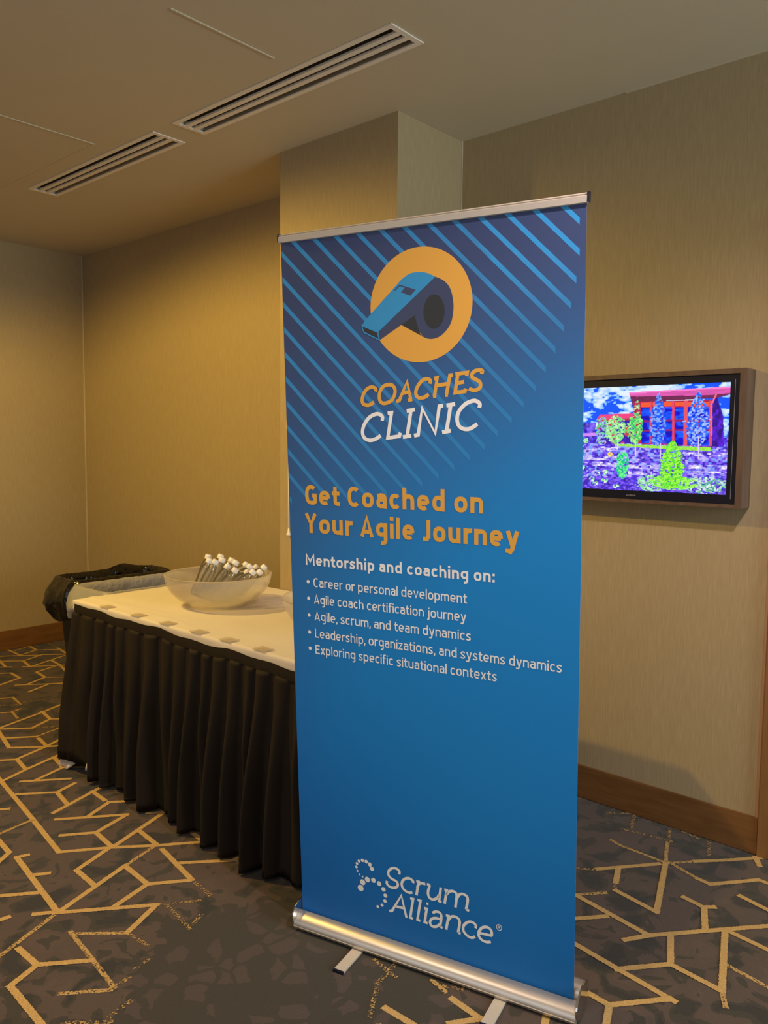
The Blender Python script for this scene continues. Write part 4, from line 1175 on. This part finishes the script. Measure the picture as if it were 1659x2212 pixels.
sv, sf = [], []
for li, d in enumerate(levels):
    t = d / 0.793
    for k, (p, s) in enumerate(zip(path, S)):
        a = path[max(0, k - 1)]; c = path[min(len(path) - 1, k + 1)]
        tx, ty = c[0] - a[0], c[1] - a[1]; ln_ = math.hypot(tx, ty); nxn, nyn = ty / ln_, -tx / ln_
        # outward normal
        if (p[0] + nxn - 2.22) ** 2 + (p[1] + nyn - 2.6) ** 2 < (p[0] - 2.22) ** 2 + (p[1] - 2.6) ** 2: nxn, nyn = -nxn, -nyn
        if d < 0.041:
            off = 0.016 + 0.0012 * shape(s, 0) + (0.002 if 0.01 < d < 0.03 else 0)
        else:
            tt = (d - 0.041) / 0.752
            A_ = 0.018 + 0.050 * smoothstep(0.0, 0.8, tt)
            off = 0.012 + A_ * shape(s, tt) + 0.010 * tt + 0.006 * tt * math.sin(s * 7)
            corner = math.exp(-((s - 0.85) / 0.08) ** 2)
            off += 0.055 * corner * tt
        sag = 0.001 + 0.004 * math.sin(s * 11.5) + 0.003 * math.sin(s * 27 + 1) + 0.008 * smoothstep(1.2, 2.2, s)
        z = TZ - 0.018 - sag * (1 - t) - d * 0.975
        if t == 1.0: z = max(0.006, 0.032 + 0.010 * math.sin(s * 9) + 0.008 * math.sin(s * 31))
        if li >= len(levels) - 4: z += (0.050 * math.exp(-((s - 0.88) / 0.15) ** 2)) * (li - len(levels) + 5) / 4
        sv.append((p[0] + nxn * off, p[1] + nyn * off, z))
n_ = len(path)
for li in range(len(levels) - 1):
    for k in range(n_ - 1):
        a = li * n_ + k
        sf.append((a, a + n_, a + n_ + 1, a + 1))
skirt = empty('table_skirt', (TX0, (TY0 + TY1) / 2, 0), 'pleated black table skirt hanging from the buffet table to the carpet', 'table skirt')
K3 = 4
band = [f for f in sf[:3 * (n_ - 1)]]
rest = sf[3 * (n_ - 1):]
mesh('header_band', sv[:4 * n_], band, M_SKIRT, skirt, True)
mesh('pleated_drop', sv[3 * n_:], [tuple(i - 3 * n_ for i in f) for f in rest], M_SKIRT, skirt, True)

clips = [3.26, 3.005, 2.785, 2.569, 2.382, 2.185]
clabs = ['plastic skirt clip on the table edge, nearest the left corner', 'plastic skirt clip on the table edge, second from left corner', 'plastic skirt clip on the table edge, third from left corner',
         'plastic skirt clip on the table edge, third from the banner', 'plastic skirt clip on the table edge, second from the banner', 'plastic skirt clip on the table edge nearest the banner']
for y, lb in zip(clips, clabs):
    q = MB(); hw_ = 0.033
    q.box(TX0 - 0.014, TX0 + 0.035, y - hw_, y + hw_, TZ + 0.0035, TZ + 0.0055)
    tag(q.obj('skirt_clip', M_CLIP, loc=(TX0, y, TZ)), lb, 'clip', 'clips along the table edge')

# ------------------------------------------------------------------ bowls
def bowl(cx, cy, label):
    R = 0.240; hgt = 0.146; t = 0.006
    outer = []; inner = []
    n_ = 22
    for i in range(n_ + 1):
        a = (PI / 2) * (0.34 + 0.66 * i / n_)
        r = R * math.sin(a) ** 0.88; z = hgt * (1 - (math.cos(a) / math.cos(PI / 2 * 0.34)) ** 1.0 if a < PI / 2 else 1)
        outer.append((r, TZ + 0.010 + z * 0.93))
    base_r = outer[0][0]
    prof = [(0.0, TZ + 0.0075), (base_r - 0.012, TZ + 0.0075), (base_r - 0.010, TZ + 0.0025), (base_r, TZ + 0.0025)] + outer + [(R + 0.003, TZ + hgt - 0.004), (R + 0.002, TZ + hgt), (R - t, TZ + hgt)]
    inner = [(max(0.0, r - t), z + t * 0.8) for r, z in outer[::-1] if z + t < TZ + hgt - 0.002] + [(0.0, outer[0][1] + t)]
    prof += inner
    q = MB().lathe(prof, cx, cy, 72)
    o = q.obj('serving_bowl', M_BOWL, smooth=True, loc=(cx, cy, TZ))
    return tag(o, label, 'bowl', 'frosted bowls on the buffet table')


BX, BY = 2.198, 2.960
bowl(BX, BY, 'large frosted bowl full of water bottles on the white tablecloth')
bowl(2.21, 2.165, 'frosted bowl on the tablecloth mostly hidden behind the banner')

# ------------------------------------------------------------------ water bottles
bottle_prof = [(0.0, 0.002), (0.020, 0.0), (0.0225, 0.004), (0.0245, 0.012), (0.0245, 0.05), (0.0235, 0.056), (0.0243, 0.062), (0.0235, 0.068), (0.0243, 0.074), (0.0235, 0.08), (0.0245, 0.088), (0.0243, 0.118), (0.0215, 0.138), (0.0165, 0.152), (0.0115, 0.160), (0.0108, 0.172)]
proto = empty('water_bottle', (0, 0, 0))
MB().lathe(bottle_prof, 0, 0, 20).obj('bottle_body', M_WATER, proto, True)
MB().lathe([(0.0112, 0.163), (0.0150, 0.163), (0.0152, 0.166), (0.0148, 0.181), (0.0125, 0.1835), (0.0, 0.184)], 0, 0, 20).obj('cap', M_CAP, proto, True)
rows = [('back', 0.085, [(-0.063, 1.014), (0.003, 1.015), (0.046, 0.998), (0.105, 0.976), (0.159, 0.964), (0.203, 0.965)]),
        ('middle', 0.028, [(-0.041, 1.004), (0.023, 1.008), (0.080, 0.995), (0.139, 0.976), (0.195, 0.950)]),
        ('front', -0.035, [(0.009, 1.008), (0.058, 0.986), (0.103, 0.970), (0.143, 0.959), (0.178, 0.961)])]
fh = Vector((fw.x, fw.y, 0)).normalized(); rh = Vector((rt.x, rt.y, 0)).normalized()
ordn = ['leftmost', 'second', 'third', 'fourth', 'fifth', 'rightmost']
# settled leans of the bottles (depth in the bowl, sideways slope, inward slope), none touching another
LEAN = [[0.09, 0.291, -0.001], [0.057, 0.442, 0.006], [0.095, 0.557, -0.003], [0.153, 1.079, -0.014], [0.125, 1.105, 0.004], [0.084, 0.982, -0.005], [0.017, 0.429, 0.0], [-0.004, 0.499, 0.005], [0.027, 0.654, -0.002], [0.063, 0.932, -0.019], [0.019, 1.229, -0.026], [-0.084, 0.492, 0.01], [-0.054, 0.599, 0.0], [-0.096, 0.741, 0.011], [-0.023, 1.118, -0.041], [-0.067, 1.026, 0.003]]
lean_it = iter(LEAN)
first = True
for rname, dd, caps in rows:
    nc = len(caps)
    for i, (a_, z_) in enumerate(caps):
        ld, lr, lf = next(lean_it)
        kk = 1 + (ld - dd) / 3.7
        tip = Vector((BX, BY, 0)) + rh * (a_ * kk) + fh * ld; tip.z = 1.53 + (z_ - 1.53) * kk
        ax = (rh * lr + fh * lf + Vector((0, 0, 1))).normalized()
        pos = tip - ax * 0.184
        if first: r_ = proto; first = False
        else:
            r_ = proto.copy(); COL.objects.link(r_)
            for ch in list(proto.children):
                c_ = ch.copy(); COL.objects.link(c_); c_.parent = r_
        r_.location = pos
        r_.rotation_euler = ax.to_track_quat('Z', 'Y').to_euler()
        which = 'leftmost' if i == 0 else ('rightmost' if i == nc - 1 else ordn[i] + ' from left')
        tag(r_, 'white-capped clear water bottle in frosted bowl, %s of %s row' % (which, rname), 'bottle', 'water bottles in the bowl')

# ------------------------------------------------------------------ lined waste bins
def rrect(x0, x1, y0, y1, r, n=8):
    out = []
    for cx, cy, a0 in ((x1 - r, y1 - r, 0), (x0 + r, y1 - r, 90), (x0 + r, y0 + r, 180), (x1 - r, y0 + r, 270)):
        for i in range(n):
            a = math.radians(a0 + 90 * i / (n - 1)); out.append((cx + r * math.cos(a), cy + r * math.sin(a), math.cos(a), math.sin(a)))
    # add points along straight sides
    res = []
    m_ = len(out)
    for i in range(m_):
        a = out[i]; c = out[(i + 1) % m_]
        d = math.dist(a[:2], c[:2]); k = max(1, int(d / 0.018))
        for j in range(k):
            t = j / k; nx_ = a[2] * (1 - t) + c[2] * t; ny_ = a[3] * (1 - t) + c[3] * t; l_ = math.hypot(nx_, ny_)
            res.append((a[0] + (c[0] - a[0]) * t, a[1] + (c[1] - a[1]) * t, nx_ / l_, ny_ / l_))
    return res


from mathutils import noise as mnoise


def bin_(name, x0, x1, y0, y1, hz_, label, bagmat, bagname, drop, puff, seed, near_lim=0, far_lim=0, rimh=0.0):
    root = empty(name, ((x0 + x1) / 2, (y0 + y1) / 2, 0), label, 'waste bin', 'lined waste bins beside the table')
    L_ = rrect(x0, x1, y0, y1, 0.045)
    n_ = len(L_)
    cx, cy = (x0 + x1) / 2, (y0 + y1) / 2
    def ring(s_, z): return [(cx + (p[0] - cx) * s_, cy + (p[1] - cy) * s_, z) for p in L_]
    vs = []; rings = [ring(0.80, 0.004), ring(0.86, 0.25), ring(0.94, 0.55), ring(0.97, hz_ - 0.03), ring(1.0, hz_ - 0.03), ring(1.0, hz_ - 0.008), ring(0.98, hz_ - 0.004), ring(0.955, hz_ - 0.01), ring(0.92, 0.55), ring(0.80, 0.02)]
    for r in rings: vs += r
    fs = []
    for k in range(len(rings) - 1):
        for i in range(n_):
            j = (i + 1) % n_
            fs.append((k * n_ + i, k * n_ + j, (k + 1) * n_ + j, (k + 1) * n_ + i))
    fs.append(tuple(range(n_))[::-1]); fs.append(tuple(range((len(rings) - 1) * n_, len(rings) * n_)))
    mesh('bin_body', vs, fs, M_BINBODY, root, False)
    # liner
    vs = []; fs = []
    lv = [(-0.30, -0.06), (-0.20, -0.035), (-0.12, -0.028), (-0.06, -0.022), (-0.02, -0.018), (-0.002, -0.012), (0.004, -0.002), (0.002, 0.008), (-0.012, 0.016)]
    no = 9
    for k in range(1, no): lv.append((-0.012 - drop * k / (no - 1), 0.018 + puff * math.sin(PI * min(1, k / (no - 1) * 0.9)) ** 0.8))
    nin = 9
    for k, (dz, off) in enumerate(lv):
        for i, p in enumerate(L_):
            s_ = i / n_ * 2 * PI
            nn = mnoise.noise(Vector((p[0] * 14 + seed, p[1] * 14, dz * 7)))
            n2 = mnoise.noise(Vector((p[0] * 40 + seed, p[1] * 40, dz * 25 + 5)))
            out = off
            z = hz_ + dz + rimh * math.exp(-((p[0] - (x0 + 0.72 * (x1 - x0))) / 0.07) ** 2) * (1 if p[1] > cy else 0) * (1 if k in (4, 5, 6, 7, 8) else 0.2)
            if k >= nin:
                f = (k - nin + 1) / (no - 1)
                out += (0.030 * nn + 0.014 * n2) * (0.4 + f)
                z += -drop * 0.35 * f * mnoise.noise(Vector((p[0] * 5 + seed, p[1] * 5, 3))) 
                out = max(out, 0.006)
                if near_lim and p[3] < -0.4: out = min(out, near_lim)
                if far_lim and p[3] > 0.4: out = min(out, far_lim)
            elif k < 5:
                out += 0.010 * nn - 0.004; out = min(out, -0.015)
                z += 0
            else:
                z += 0.004 * nn + 0.003 * n2 + 0.0065
                if k in (5, 6): z = max(z, hz_ + 0.001)
            vs.append((p[0] + p[2] * out, p[1] + p[3] * out, z))
    for k in range(len(lv) - 1):
        for i in range(n_):
            j = (i + 1) % n_
            fs.append((k * n_ + i, k * n_ + j, (k + 1) * n_ + j, (k + 1) * n_ + i))
    fs.append(tuple(range(n_)))
    o = mesh(bagname, vs, fs, bagmat, root, True)
    return root


bin_('waste_bin', 2.055, 2.72, 3.70, 4.05, 0.762, 'slim waste bin with milky grey liner beside the table end', M_LINER, 'bin_liner', 0.15, 0.040, 3.1, far_lim=0.05)
bin_('waste_bin', 2.15, 2.76, 4.20, 4.46, 0.752, 'black waste bin with shiny black bag bulging over its rim', M_BAGBLACK, 'bin_bag', 0.22, 0.05, 9.7, near_lim=0.03, rimh=0.025)

# ------------------------------------------------------------------ cord on the pillar
cx_, cy_ = XC - 0.014, 2.992
cord = empty('pull_cord', (XC, cy_, 1.62), 'thin ivory cord with flared tip hanging on the pillar beside the banner', 'cord')
MB().tube((cx_, cy_ + 0.002, 1.11), (cx_, cy_, 1.62), 0.0032, n=8).tube((cx_ + 0.004, cy_ - 0.011, 1.10), (cx_ + 0.002, cy_ - 0.002, 1.62), 0.0028, n=8).obj('cord_strand', M_CORD, cord, True)
MB().lathe([(0.0, 1.114), (0.004, 1.112), (0.006, 1.095), (0.012, 1.083), (0.012, 1.078), (0.0, 1.078)], cx_, cy_, 16).obj('cord_tip', M_CORD, cord, True)
MB().box(XC - 0.02, XC, cy_ - 0.012, cy_ + 0.012, 1.61, 1.65, 0.002).obj('cord_bracket', M_CORD, cord)
